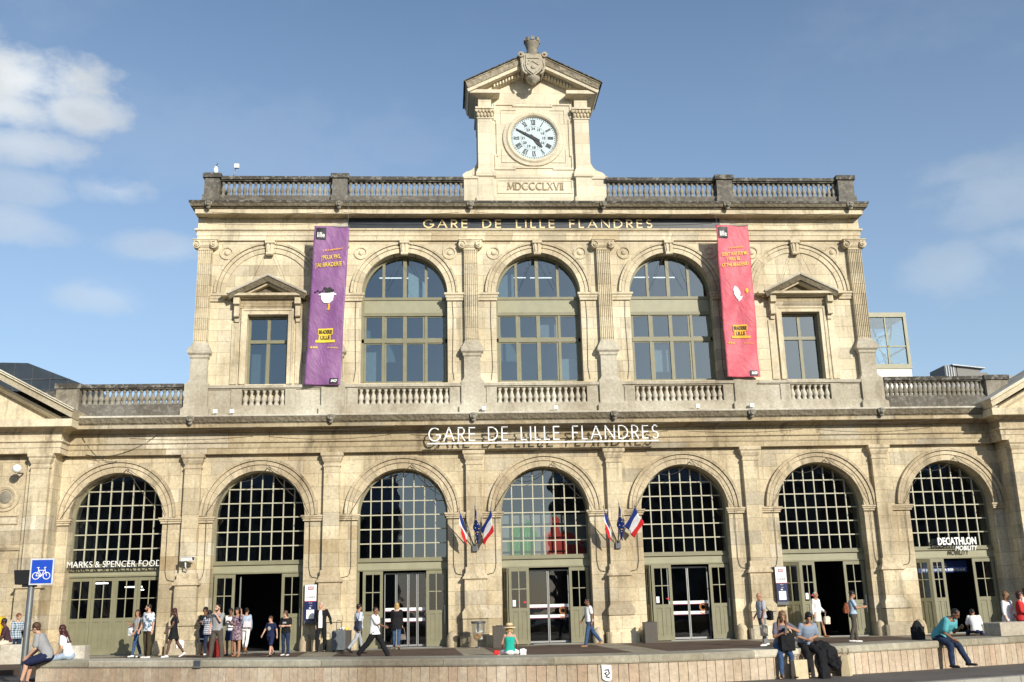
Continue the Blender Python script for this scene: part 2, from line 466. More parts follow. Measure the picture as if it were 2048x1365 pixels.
def stroke_text(mb, s, x0, x1, z, h, y0, y1, wd, serif=0.0, gap=0.18, space=None, m=0):
    tot = sum((space if (c == ' ' and space) else GLYPH[c][0]) for c in s) + gap * (len(s) - 1)
    k = (x1 - x0) / tot; x = x0; words = [mb]
    for ci, c in enumerate(s):
        gw, st = GLYPH[c]
        if c == ' ':
            mb = MB(); words.append(mb)
            if space: gw = space
        for si, ln in enumerate(st):
            e = 0.0009 * (si + ci % 2 * 4)
            wid = wd
            if serif and c in 'AMNXV' and si in ((0, 2) if c != 'X' else (1,)) : wid = wd * 0.55
            mb.ribbon([(x + u * k, z + v * h) for u, v in ln], wid, y0 - e, y1, m)
            if serif and len(ln) == 2:
                for (u, v), (u2, v2) in ((ln[0], ln[1]), (ln[1], ln[0])):
                    if abs(v - v2) > .3 and v in (0, 1):
                        mb.box(x + u * k - serif, x + u * k + serif, y0 - e - .0004, y1, z + v * h - .014 * (v > .5), z + v * h + .014 * (v < .5) , m)
                    elif abs(v - v2) < .01 and u > .3 and c in 'EFL':
                        mb.box(x + u * k - .02, x + u * k + .012, y0 - e - .0004, y1, z + v * h - serif * .8 * (v > .3), z + v * h + serif * .8 * (v < .7), m)
        x += (gw + gap) * k
    return words

# ================================================================== STATION BUILDING
BX = [-16.75, -11.28, -5.665, 0.0, 5.665, 11.28, 16.75]     # bay centres
UX = [-11.22, -5.62, 0.0, 5.68, 11.22]
PX = [-13.87, -8.45, -2.83, 2.83, 8.45, 13.85]              # pilaster centres
st = thing('station_building', 'cream stone railway station with arcaded ground floor, tall arched windows and clock gable', 'building')
ZS, RI, RO = 5.12, 1.78, 2.28
ZU, RU, RUO = 14.25, 1.79, 2.24
WALL_X = 18.95

def arch_hole(mb, xa, xb, z0, z1, cx, hw, zs, y, rev, zb, m=0, n=24, rm=None):
    """wall strip xa..xb, z0..z1 with an arched opening; reveal goes back by rev"""
    rm = m if rm is None else rm
    q = lambda a, b, c, d: mb.add([(a, y, c), (b, y, c), (b, y, d), (a, y, d)], [(0, 1, 2, 3)], m)
    q(xa, cx - hw, z0, zs); q(cx + hw, xb, z0, zs)
    q(xa, cx - hw, zs, z1); q(cx + hw, xb, zs, z1)
    if zb > z0: q(cx - hw, cx + hw, z0, zb)
    pts = arc(cx, zs, hw, n)
    for (a, b), (c, d) in zip(pts, pts[1:]):
        mb.add([(c, y, d), (a, y, b), (a, y, z1), (c, y, z1)], [(0, 1, 2, 3)], m)
        mb.add([(a, y, b), (c, y, d), (c, y + rev, d), (a, y + rev, b)], [(0, 1, 2, 3)], rm, True)
    for x in (cx - hw, cx + hw):
        mb.add([(x, y, zb), (x, y, zs), (x, y + rev, zs), (x, y + rev, zb)], [(0, 1, 2, 3)], rm)
    if zb > z0: mb.add([(cx - hw, y, zb), (cx + hw, y, zb), (cx + hw, y + rev, zb), (cx - hw, y + rev, zb)], [(0, 1, 2, 3)], rm)

# ---- lower wall
mb = MB()
edges = [-WALL_X] + PX + [WALL_X]
for i, c in enumerate(BX):
    arch_hole(mb, edges[i], edges[i + 1], 0, 7.58, c, RI, ZS, 0.0, 0.75, 0.0)
mb.build('ground_floor_wall', S_LOW, st)

# ---- imposts and archivolts, lower
PROF_IMP = [(0, 4.90), (.05, 4.90), (.05, 4.96), (.09, 4.99), (.09, 5.03), (.13, 5.06), (.13, 5.12), (0, 5.12)]
def impost(xa, xb, left_return, prof, yb, mat, m2=None):
    mb = MB()
    path = [(xa, yb), (xa, yb - .04), (xb, yb - .04), (xb, yb)]
    mb.sweep(path, [(-.02, prof[0][1])] + prof[1:-1] + [(-.02, prof[-1][1])], HOR)
    mb.box(xa + .01, xb - .01, yb - .03, yb + .001, prof[0][1], prof[-1][1] - .002)
    return mb.build('impost', mat, st)
for i, c in enumerate(BX):
    xl = PX[i - 1] + .34 if i > 0 else -WALL_X + .02
    xr = PX[i] - .34 if i < 6 else WALL_X - .02
    impost(xl, c - RI, True, PROF_IMP, 0.0, S_TRIML)
    impost(c + RI, xr, True, PROF_IMP, 0.0, S_TRIML)
def archivolt(cx, zs, ri, ro, mat, n=30, name='archivolt'):
    mb = MB(); t = ro - ri
    prof = [(0, -.02), (0, .05), (.42 * t, .05), (.42 * t, .005), (.47 * t, .005), (.47 * t, .085), (.74 * t, .085), (.75 * t, .04), (.80 * t, .04), (.80 * t, .14), (t, .16), (t, -.02)]
    mb.sweep(arc(0, 0, ri + .004, n), prof, VERT(0))
    return mb.build(name, mat, st, (cx, 0, zs))
for c in BX: archivolt(c, ZS + .004, RI, RO, S_ARCHL)

# ---- lower pilasters
def ring3(mb, cx, hw, d, prof, m=0, yb=0.0):
    """horizontal moulding round three sides of a block standing on the wall"""
    path = [(cx - hw, yb), (cx - hw, yb - d), (cx + hw, yb - d), (cx + hw, yb)]
    zlo, zhi = min(p[1] for p in prof), max(p[1] for p in prof)
    mb.sweep(path, [(-.05, zlo)] + prof + [(-.05, zhi)], HOR, m)
    mb.box(cx - hw + .04, cx + hw - .04, yb - d + .04, yb + .001, zlo + .001, zhi - .001, m)
def low_pilaster(cx, yb=0.0, hw=.315):
    mb = MB()
    mb.box(cx - hw, cx + hw, yb - .22, yb + .01, 2.9, 7.0)                                        # shaft
    ring3(mb, cx, hw, .22, [(.0, 7.0), (.03, 7.0), (.03, 7.06), (.0, 7.10), (.0, 7.16), (.03, 7.20), (.08, 7.32), (.08, 7.38), (.13, 7.44), (.13, 7.56)], 1, yb)   # capital
    ring3(mb, cx, hw + .10, .30, [(.0, 2.42), (.0, 2.50), (.08, 2.54), (.08, 2.60), (.02, 2.66), (.0, 2.74), (-.06, 2.80), (-.09, 2.99)], 1, yb)
    mb.box(cx - hw - .105, cx + hw + .105, yb - .33, yb + .01, 1.45, 2.42)                       # pedestal die
    ring3(mb, cx, hw + .105, .33, [(.02, 1.02), (.10, 1.05), (.10, 1.30), (.04, 1.38), (.0, 1.45)], 0, yb)
    mb.box(cx - hw - .19, cx + hw + .19, yb - .42, yb + .01, .42, 1.02)
    mb.column([(cx - hw - .30, yb), (cx - hw - .30, yb - .48), (cx - hw - .2, yb - .56), (cx + hw + .2, yb - .56), (cx + hw + .30, yb - .48), (cx + hw + .30, yb)], -.02, .42)
    return mb
for c in PX:
    low_pilaster(c).build('pilaster', [S_LOW, S_TRIML], st)

# ---- rounded guard stones at the foot of the openings
for c in BX:
    for s in (-1, 1):
        mb = MB()
        x = c + s * (RI + .16)
        mb.lathe([(.26, -.02), (.27, .18), (.25, .38), (.19, .52), (.08, .60), (0, .61)], (x, -.03, 0), 12, sx=.9)
        mb.build('guard_stone', S_TRIML, st)

# ---- lower entablature and cornice
SEG_IN = [(-WALL_X, .0), (WALL_X, .0)]
mb = MB()
mb.sweep([(-WALL_X, 0), (WALL_X, 0)], [(-.0, 7.56), (.25, 7.56), (.25, 7.77), (.28, 7.775), (.28, 7.96), (.30, 7.97), (.35, 8.0), (.35, 8.06), (.25, 8.07), (.25, 8.40), (-.0, 8.40)], HOR)
mb.build('entablature', S_BROWN, st)
mb = MB()
mb.sweep([(-WALL_X, 0), (WALL_X, 0)], [(0, 8.40), (.29, 8.40), (.34, 8.46), (.42, 8.53), (.78, 8.55), (.78, 8.52), (.82, 8.52), (.82, 8.66), (0, 8.66)], HOR)
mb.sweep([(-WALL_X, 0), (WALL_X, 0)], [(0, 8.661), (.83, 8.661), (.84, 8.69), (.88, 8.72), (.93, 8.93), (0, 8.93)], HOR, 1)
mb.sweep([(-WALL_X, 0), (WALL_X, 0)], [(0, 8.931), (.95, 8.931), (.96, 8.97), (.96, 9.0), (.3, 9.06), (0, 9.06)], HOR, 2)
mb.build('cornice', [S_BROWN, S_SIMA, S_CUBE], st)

def lion(x, y, z):
    mb = MB()
    mb.ball((0, 0, 0), (.13, .10, .15)); mb.ball((0, -.10, -.05), (.075, .09, .07)); mb.ball((0, -.06, .09), (.10, .07, .06))
    for s in (-1, 1):
        mb.ball((s * .11, -.02, .04), (.05, .06, .11)); mb.ball((s * .045, -.09, .045), (.028, .03, .02))
    mb.ball((0, -.02, -.14), (.09, .07, .08))
    return mb.build('lion_head', S_GREY, st, (x, y, z))
for x in (-13.9, -8.45, -2.83, 2.83, 8.45, 13.85): lion(x, -.93, 8.83)

# ---- windows of the arcade
def rim(mb, cx, zs, r, wd, zb, y0, y1, m=0, n=28):
    """frame running up both sides and round the arch"""
    path = [(cx + r, zb)] + arc(cx, zs, r, n) + [(cx - r, zb)]
    mb.sweep(path, [(0, -y0), (-wd, -y0), (-wd, -y1), (0, -y1)], lambda u, v, b: (u, -b, v), m)
YW = .56
def arcade_window(c):
    mb = MB(); r = RI - .001
    rim(mb, c, ZS, r, .07, 3.36, YW - .03, YW + .09)
    mb.box(c - r, c + r, YW - .06, YW + .10, 3.36, 3.44)
    G0 = len(mb.f)
    rr = r - .06; n = 8
    for k in range(1, n):
        x = -rr + 2 * rr * k / n
        top = ZS + sqrt(rr * rr - x * x)
        mb.box(c + x - .022, c + x + .022, YW - .012, YW + .075, 3.44, top)
    k = 0; z = 3.44 + .56
    while z < ZS + rr - .1:
        h = rr if z <= ZS else sqrt(rr * rr - (z - ZS) ** 2)
        mb.box(c - h, c + h, YW - .018, YW + .07, z - .022, z + .022)
        z += .56
    for i_ in range(G0, len(mb.f)): mb.mi[i_] = 2
    # lintel panel
    mb.box(c - r, c + r, YW - .10, YW + .14, 3.28, 3.36)
    mb.box(c - r, c + r, YW - .02, YW + .12, 3.0, 3.28, 1)
    mb.box(c - r, c + r, YW - .07, YW + .13, 2.94, 3.0)
    f = mb.build('window', [M_OLIVE, M_OLIVEL, M_BAR], st)
    g = MB()
    pts = [(c + rr, 3.42)] + arc(c, ZS, rr, 24) + [(c - rr, 3.42)]
    g.add([(x, YW + .03, z) for x, z in pts], [tuple(range(len(pts)))])
    g.build('pane', G_LOW, f)
    return f
for c in BX: arcade_window(c)

# ---- door leaves
def leaf(wd, hd=2.94, y=0.0):
    mb = MB(); t = .055; s = .11
    mb.box(0, s, -t, 0, 0, hd); mb.box(wd - s, wd, -t, 0, 0, hd)
    mb.box(s, wd - s, -t, 0, hd - .13, hd); mb.box(s, wd - s, -t, 0, 1.22, 1.36); mb.box(s, wd - s, -t, 0, 0, .16)
    mb.box(s, wd - s, -.030, -.012, .16, 1.22)                                                # lower panels
    mb.box(wd / 2 - .05, wd / 2 + .05, -t + .004, -.005, .16, 1.22)
    for a, b in ((s, wd / 2 - .05), (wd / 2 + .05, wd - s)):
        mb.box(a + .05, b - .05, -.042, -.012, .24, 1.14)
    mb.box(wd / 2 - .016, wd / 2 + .016, -t + .008, -.01, 1.36, hd - .13, 1)
    mb.box(s, wd - s, -t + .012, -.012, 2.06, 2.09, 1)
    return mb
def door_leaf(x, y, wd, deg=0.0, z=.04, hd=2.88, handle=True, pull=False):
    """hinged at (x, y); opens by deg about its hinge edge"""
    d = leaf(wd, hd).build('door', [M_OLIVE, M_OLIVEL], st, (x, y, z), R(deg))
    g = MB(); g.add([(.1, -.02, 1.35), (wd - .1, -.02, 1.35), (wd - .1, -.02, hd - .12), (.1, -.02, hd - .12)], [(0, 1, 2, 3)])
    g.build('pane', G_DOOR, d)
    if pull:
        h = MB(); h.tube([(wd - .06, -.09, .85), (wd - .06, -.11, .95), (wd - .06, -.11, 1.45), (wd - .06, -.09, 1.55)], .014)
        h.build('handle', M_WHITE, d)
    return d
def door_posts(c, xs):
    mb = MB()
    for x in xs: mb.box(c + x - .035, c + x + .035, YW - .02, YW + .08, 0.0, 2.94)
    mb.box(c - RI, c + RI, YW - .3, YW + .3, -.01, .03, 1)
    return mb.build('door_frame', [M_OLIVE, M_METAL], st)
def sliding_door(c, xa, xb, mark):
    """automatic glass doors with two white bands"""
    mid = (xa + xb) / 2
    for k, (a, b) in enumerate(((xa, mid), (mid, xb))):
        mb = MB()
        y = YW + .28
        for x in (a + .01, b - .045): mb.box(c + x, c + x + .035, y - .03, y + .03, .05, 2.86)
        mb.box(c + a + .045, c + b - .045, y - .03, y + .03, .05, .12); mb.box(c + a + .045, c + b - .045, y - .03, y + .03, 2.80, 2.86)
        d = mb.build('sliding_door', M_METAL, st)
        g = MB(); g.add([(c + a, y, .1), (c + b, y, .1), (c + b, y, 2.82), (c + a, y, 2.82)], [(0, 1, 2, 3)]); g.build('pane', G_DOOR, d)
        for z in (1.00, 1.40):
            s = MB(); s.box(c + a + .05, c + b - .05, y - .012, y - .004, z, z + .115); s.box(c + a + .05, c + b - .05, y - .012, y - .004, z - .03, z - .002, 1)
            s.build('white_band', [M_WHITE, plain('crimson film', (.16, .01, .05))], d)
        if mark and k == 1:
            q = MB()
            q.sweep(arc(c + b - .26, 1.27, .15, 22, 0, 2 * pi * .93), [(-.012, 0), (.012, 0), (.012, .01), (-.012, .01)], VERT(y - .013))
            q.sweep(arc(c + b - .27, 1.26, .10, 18, 0, 2 * pi), [(-.008, 0), (.008, 0), (.008, .01), (-.008, .01)], VERT(y - .013))
            q.ribbon([(c + b - .40, 1.06), (c + b - .30, 1.02), (c + b - .16, 1.05), (c + b - .12, 1.10)], .035, y - .023, y - .013)
            q.build('orange_emblem', plain('orange film', (.5, .2, .06)), d)

LW = .87
c = BX[0]
for k in range(4): door_leaf(c - RI + .03 + k * .865, YW + .05, .855)
door_posts(c, (-1.745, 0, 1.745))
c = BX[1]
door_posts(c, (-1.745, 1.745))
door_leaf(c - 1.68, YW - .10, .80); door_leaf(c + .90, YW - .02, .80, pull=True)
mb = MB()
mb.box(c - .76, c - .71, YW + .2, YW + .26, 0, 2.86)
mb.build('door_frame', M_METAL, st)
c = BX[2]
door_posts(c, (-1.745, 1.745))
door_leaf(c - 1.55, YW - .26, .78); door_leaf(c + .92, YW - .02, .78, pull=True)
sliding_door(c, -.75, .20, False); sliding_door(c, .2, .92, False)
for c in (BX[3], BX[4]):
    door_posts(c, (-1.745, 1.745))
    door_leaf(c - 1.72, YW - .02, .50, -68); door_leaf(c - 1.52, YW - .50, .80); door_leaf(c + .92, YW - .05, .78, pull=True)
    sliding_door(c, -.74, .94, True)
for c_ in (BX[3], BX[4], BX[5]):
    x_ = c_ - 1.52 if c_ != BX[5] else c_ - 1.10; y_ = YW - .50 if c_ != BX[5] else YW - .42; q_w = .80 if c_ != BX[5] else .62
    MB().box(x_ + .14, x_ + .26, y_ - .072, y_ - .066, 1.46, 1.70).build('paper_notice', M_PAPER, st)
    MB().prism([(x_ + q_w - .28, 1.62), (x_ + q_w - .14, 1.66), (x_ + q_w - .14, 1.56)], y_ - .072, y_ - .066).build('red_sticker', M_RED, st)
c = BX[5]
door_posts(c, (-1.745, 1.745))
door_leaf(c - 1.70, YW + .02, .78, -38); door_leaf(c - 1.10, YW - .42, .62); door_leaf(c + .86, YW - .02, .84, pull=True)
c = BX[6]
door_posts(c, (-1.745, 1.745))
door_leaf(c - 1.70, YW + .02, .72, -40); door_leaf(c - 1.16, YW - .42, .58); door_leaf(c + .80, YW - .04, .90)

# ---- dark halls behind the glass
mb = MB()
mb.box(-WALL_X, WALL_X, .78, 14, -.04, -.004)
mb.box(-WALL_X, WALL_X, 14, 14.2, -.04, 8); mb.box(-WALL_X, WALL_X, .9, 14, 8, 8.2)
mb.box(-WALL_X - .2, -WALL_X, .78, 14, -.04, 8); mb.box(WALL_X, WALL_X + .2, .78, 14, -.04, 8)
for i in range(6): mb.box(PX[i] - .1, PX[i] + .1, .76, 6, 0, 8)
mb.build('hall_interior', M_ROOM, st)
mb = MB()
mb.box(-13.5, 13.5, 4.6, 4.8, 9.2, 18); mb.box(-13.5, 13.5, .8, 4.6, 9.15, 9.2); mb.box(-13.5, 13.5, .8, 4.6, 16.4, 16.5)
for x in (-13.5, -8.5, -2.85, 2.85, 8.5, 13.4): mb.box(x, x + .1, .76, 4.6, 9.2, 16.4)
mb.build('upper_interior', M_ROOMU, st)

M_LAMP = plain('lit lamp tube', (.9, .9, .85)); M_LAMP.node_tree.nodes['Principled BSDF'].inputs['Emission Color'].default_value = (1, .97, .9, 1); M_LAMP.node_tree.nodes['Principled BSDF'].inputs['Emission Strength'].default_value = 5.0
M_LAMPD = M_LAMP.copy(); M_LAMPD.name = 'dim lamp tube'; M_LAMPD.node_tree.nodes['Principled BSDF'].inputs['Emission Strength'].default_value = 1.6
for x, y, z, l_ in ((-18.0, 2.6, 2.75, .6), (-16.9, 3.4, 2.6, .7), (-16.2, 2.2, 2.45, .12), (-15.4, 2.8, 2.75, .15), (-17.6, 4.5, 3.0, .8), (-15.0, 4.0, 2.0, .5), (-11.0, 9.0, 3.4, .8), (11.4, 9.0, 3.2, .8), (17.0, 7.0, 2.9, .7), (5.0, 11, 3.6, .8), (-.3, 11, 3.6, .8)):
    MB().box(x - l_ / 2, x + l_ / 2, y, y + .05, z, z + .05).build('lamp_tube', M_LAMP, st)
for c_ in UX[1:4]:
    for x, z in ((-.75, 15.93), (.45, 15.92)): MB().box(c_ + x - .5, c_ + x + .5, 3.0, 3.08, z, z + .03).build('lamp_tube', M_LAMPD, st)

for x0_, x1_, z0_, z1_, v_ in ((-5.5, -4.75, 14.3, 15.9, .42), (-7.3, -6.6, 10.5, 12.2, .20), (-.05, .85, 12.4, 13.4, .22), (.9, 1.7, 10.5, 11.6, .26), (-1.7, -.95, 14.3, 15.4, .22), (4.9, 5.6, 11.0, 12.2, .24), (6.6, 7.3, 12.4, 13.4, .18), (-12.0, -11.25, 10.5, 12.1, .12)):
    MB().box(x0_, x1_, .95, .97, z0_, z1_).build('window_blind', plain('pale blind %d' % int(v_ * 100), (v_ * .9, v_, v_ * 1.04), .9), st)

# ================================================================== UPPER STOREY
mb = MB()
SW = .83      # small window half width
ue = [-14.0, PX[1], PX[2], PX[3], PX[4], 14.0]
for i, c in enumerate(UX):
    xa, xb = ue[i], ue[i + 1]
    if i in (1, 2, 3):
        arch_hole(mb, xa, xb, 9.0, 16.6, c, RU, ZU, 0.0, .62, 10.42)
    else:
        q = lambda a, b, z0, z1: mb.add([(a, 0, z0), (b, 0, z0), (b, 0, z1), (a, 0, z1)], [(0, 1, 2, 3)])
        q(xa, c - SW, 9.0, 16.6); q(c + SW, xb, 9.0, 16.6); q(c - SW, c + SW, 9.0, 10.42); q(c - SW, c + SW, 13.36, 16.6)
        for x in (c - SW, c + SW): mb.add([(x, 0, 10.42), (x, .45, 10.42), (x, .45, 13.36), (x, 0, 13.36)], [(0, 1, 2, 3)])
        for z in (10.42, 13.36): mb.add([(c - SW, 0, z), (c + SW, 0, z), (c + SW, .45, z), (c - SW, .45, z)], [(0, 1, 2, 3)])
for x in (-14.0, 14.0): mb.add([(x, 0, 9), (x, 16, 9), (x, 16, 18), (x, 0, 18)], [(0, 1, 2, 3)])
mb.box(-14.0, 14.0, 16, 16.2, 9, 18)
mb.build('upper_wall', S_UP, st)
mb = MB(); mb.box(-14.2, 14.2, -.2, 16.2, 17.9, 18.08); mb.build('roof', M_ZINC, st)
mb = MB(); mb.box(-24, -14.25, 1.2, 26, 8.7, 9.2); mb.box(14.25, 24, 1.2, 26, 8.7, 9.2); mb.box(-14.25, 14.25, 16.3, 26, 8.7, 9.2); mb.build('roof', M_ZINC, st)
for x0, x1, h in ((-19.5, -14.6, 10.25), (14.8, 20.0, 10.3)):
    mb = MB(); mb.column([(x0, 2.2), (x1, 2.2), (x1, 9), (x0, 9)], 9.21, h, top=[(x0, 4.5), (x1, 4.5), (x1, 6), (x0, 6)]); mb.build('skylight', M_ZINC, st)

# imposts upper
PROF_IU = [(0, 13.92), (.04, 13.92), (.04, 14.0), (.08, 14.06), (.08, 14.12), (.13, 14.16), (.13, 14.24), (0, 14.24)]
for i, c in enumerate(UX):
    hw = RU if i in (1, 2, 3) else RUO - .44
    xl = (PX[i] + .30) if i else -13.58
    xr = (PX[i + 1] - .30) if i < 4 else 13.56
    impost(xl, c - hw, True, PROF_IU, 0.0, S_TRIM); impost(c + hw, xr, True, PROF_IU, 0.0, S_TRIM)
    a = archivolt(c, ZU + .004, RU, RUO, S_ARCH)
    # keystone
    mb = MB()
    mb.prism([(-.13, 1.66), (.13, 1.66), (.20, 2.30), (-.20, 2.30)], -.20, -.02)
    mb.prism([(-.09, 1.72), (-.03, 1.72), (-.04, 2.22), (-.13, 2.22)], -.245, -.199); mb.prism([(.03, 1.72), (.09, 1.72), (.13, 2.22), (.04, 2.22)], -.245, -.199)
    mb.lathe([(.07, -.15), (.07, .15)], (0, -.2, 1.70), 10, axis='X')
    mb.lathe([(.08, -.2), (.08, .2)], (0, -.22, 2.2), 10, axis='X')
    mb.box(-.25, .25, -.27, -.02, 2.27, 2.33)
    mb.build('keystone', S_TRIM, a)
# roundels
for x in (-13.02, -9.42, -7.45, -3.72, -1.85, 1.85, 3.75, 7.5, 9.35, 12.9):
    mb = MB()
    mb.sweep(arc(0, 0, .20, 24, 0, 2 * pi)[:-1], [(0, 0), (.02, .05), (.09, .05), (.10, .0)], VERT(0), closed=True)
    mb.ball((0, -.01, 0), (.11, .06, .11))
    mb.build('roundel', S_TRIM, st, (x, 0, 16.05))

# upper pilasters: pedestal, fluted shaft, ionic capital
def fluted(cx, hw, y, d, n=7):
    pts = [(cx - hw, y)]
    w_ = 2 * hw / n
    for k in range(n):
        a = cx - hw + k * w_
        pts += [(a + .001, y - d), (a + w_ * .24, y - d), (a + w_ * .36, y - d + .035), (a + w_ * .5, y - d + .05), (a + w_ * .64, y - d + .035), (a + w_ * .76, y - d), (a + w_ - .001, y - d)]
    return pts + [(cx + hw, y)]
def ionic(mb, cx, y, z, hw, m=0):
    ring3(mb, cx, hw, .19, [(.0, z), (.03, z + .02), (.0, z + .05), (.0, z + .10), (.05, z + .16), (.05, z + .2)], m, y)
    mb.box(cx - hw - .02, cx + hw + .02, y - .26, y, z + .2, z + .36, m)
    for s in (-1, 1):
        vx = cx + s * (hw + .06); vz = z + .24
        mb.lathe([(.17, .0), (.17, .30), (.15, .31)], (vx, y, vz), 20, m, axis='Y', smooth=False)
        sp = [(vx + s * (.155 - .012 * k) * cos(k * .62 + 1.2), vz + (.155 - .012 * k) * sin(k * .62 + 1.2)) for k in range(11)]
        mb.ribbon(sp, .034, y - .36, y - .30, m)
        mb.ball((vx, y - .32, vz), (.045, .05, .045), m, 8, 6)
    mb.box(cx - hw - .20, cx + hw + .20, y - .30, y, z + .385, z + .44, m)
    mb.box(cx - hw - .23, cx + hw + .23, y - .33, y, z + .44, z + .475, m)
    mb.prism([(cx - hw - .12, z + .33), (cx + hw + .12, z + .33), (cx + hw + .06, z + .385), (cx - hw - .06, z + .385)], y - .27, y, m)
for i, c in enumerate(PX):
    mb = MB(); hw = .285
    mb.column(fluted(c, hw, 0.0, .2), 12.12, 16.10)
    ionic(mb, c, 0.0, 16.10, hw, 1)
    ring3(mb, c, hw, .2, [(.06, 11.98), (.06, 12.02), (.03, 12.05), (.03, 12.09), (.0, 12.14)], 2)
    ring3(mb, c, hw + .02, .22, [(.13, 11.78), (.13, 11.86), (.08, 11.90), (.08, 11.95), (.05, 11.98)], 2)
    ring3(mb, c, hw + .05, .25, [(.0, 11.44), (.05, 11.50), (.05, 11.58), (.13, 11.66), (.13, 11.78)], 2)
    mb.box(c - hw - .05, c + hw + .05, -.25, .01, 10.55, 11.44, 2)
    ring3(mb, c, hw + .06, .27, [(.13, 10.30), (.13, 10.36), (.02, 10.50), (.0, 10.56)], 2)
    mb.box(c - hw - .18, c + hw + .18, -.44, .01, 9.45, 10.30, 2)
    ring3(mb, c, hw + .17, .44, [(.10, 9.05), (.10, 9.34), (.03, 9.40), (.0, 9.46)], 2)
    mb.build('pilaster', [S_UP, S_TRIM, S_GREYP], st)

# upper entablature
mb = MB()
P3 = [(-14.15, 12), (-14.15, 0), (14.1, 0), (14.1, 12)]
mb.sweep(P3, [(-.02, 16.58), (.10, 16.58), (.10, 16.78), (.13, 16.785), (.13, 16.97), (.15, 16.98), (.21, 17.02), (.21, 17.08), (.10, 17.09), (.10, 17.60), (-.02, 17.60)], HOR)
mb.build('entablature', S_UP, st)
mb = MB()
P3C = [(-13.66, 12), (-13.66, 0), (13.60, 0), (13.60, 12)]
mb.sweep(P3C, [(0, 17.57), (.13, 17.57), (.20, 17.59), (.30, 17.615), (.58, 17.62), (.58, 17.585), (.62, 17.585), (.62, 17.79), (0, 17.79)], HOR)
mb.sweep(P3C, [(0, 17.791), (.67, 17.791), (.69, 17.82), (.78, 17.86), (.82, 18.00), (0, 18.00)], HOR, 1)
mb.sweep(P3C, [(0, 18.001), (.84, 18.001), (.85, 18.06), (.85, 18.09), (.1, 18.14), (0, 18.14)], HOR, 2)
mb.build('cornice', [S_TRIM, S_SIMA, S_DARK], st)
for x in (-13.7, -8.33, -2.83, 2.83, 8.2, 13.62): lion(x, -.80, 17.92)

# upper arched windows
YU = .45
def upper_window(c):
    mb = MB(); r = RU - .001; zb = 10.43
    rim(mb, c, ZU, r, .10, zb, YU - .03, YU + .08)
    mb.box(c - r, c + r, YU - .05, YU + .08, 14.08, 14.20)
    mb.box(c - r, c + r, YU - .01, YU + .06, 13.52, 14.08, 1)
    mb.box(c - r, c + r, YU - .05, YU + .08, 13.38, 13.52)
    mb.box(c - r, c + r, YU - .03, YU + .08, 12.22, 12.38)
    mb.box(c - r, c + r, YU - .03, YU + .08, zb, zb + .10)
    for k, hw in ((-.5, .055), (0, .075), (.5, .055)):
        x = k * r
        for z0, z1 in ((zb + .1, 12.22), (12.38, 13.38), (14.2, ZU + sqrt((r - .05) ** 2 - x * x))):
            mb.box(c + x - hw, c + x + hw, YU - .02 - abs(k) * .004, YU + .07, z0, z1)
    # thin casement frames
    for k in range(4):
        xa = c - r + .10 + k * (2 * r - .2) / 4; xb = xa + (2 * r - .2) / 4
        for z0, z1 in ((zb + .1, 12.22), (12.38, 13.38)):
            mb.box(xa + .01, xa + .085, YU + .012, YU + .05, z0, z1); mb.box(xb - .085, xb - .01, YU + .012, YU + .05, z0, z1)
            mb.box(xa + .085, xb - .085, YU + .012, YU + .05, z0, z0 + .05); mb.box(xa + .085, xb - .085, YU + .012, YU + .05, z1 - .05, z1)
    f = mb.build('window', [M_OLIVE, M_OLIVEL], st)
    g = MB()
    g.add([(c - r + .05, YU + .04, zb), (c + r - .05, YU + .04, zb), (c + r - .05, YU + .04, 13.4), (c - r + .05, YU + .04, 13.4)], [(0, 1, 2, 3)])
    pts = [(c + r - .04, 14.15)] + arc(c, ZU, r - .04, 24) + [(c - r + .04, 14.15)]
    g.add([(x, YU + .04, z) for x, z in pts], [tuple(range(len(pts)))])
    g.build('pane', G_UP, f)
for c in UX[1:4]: upper_window(c)
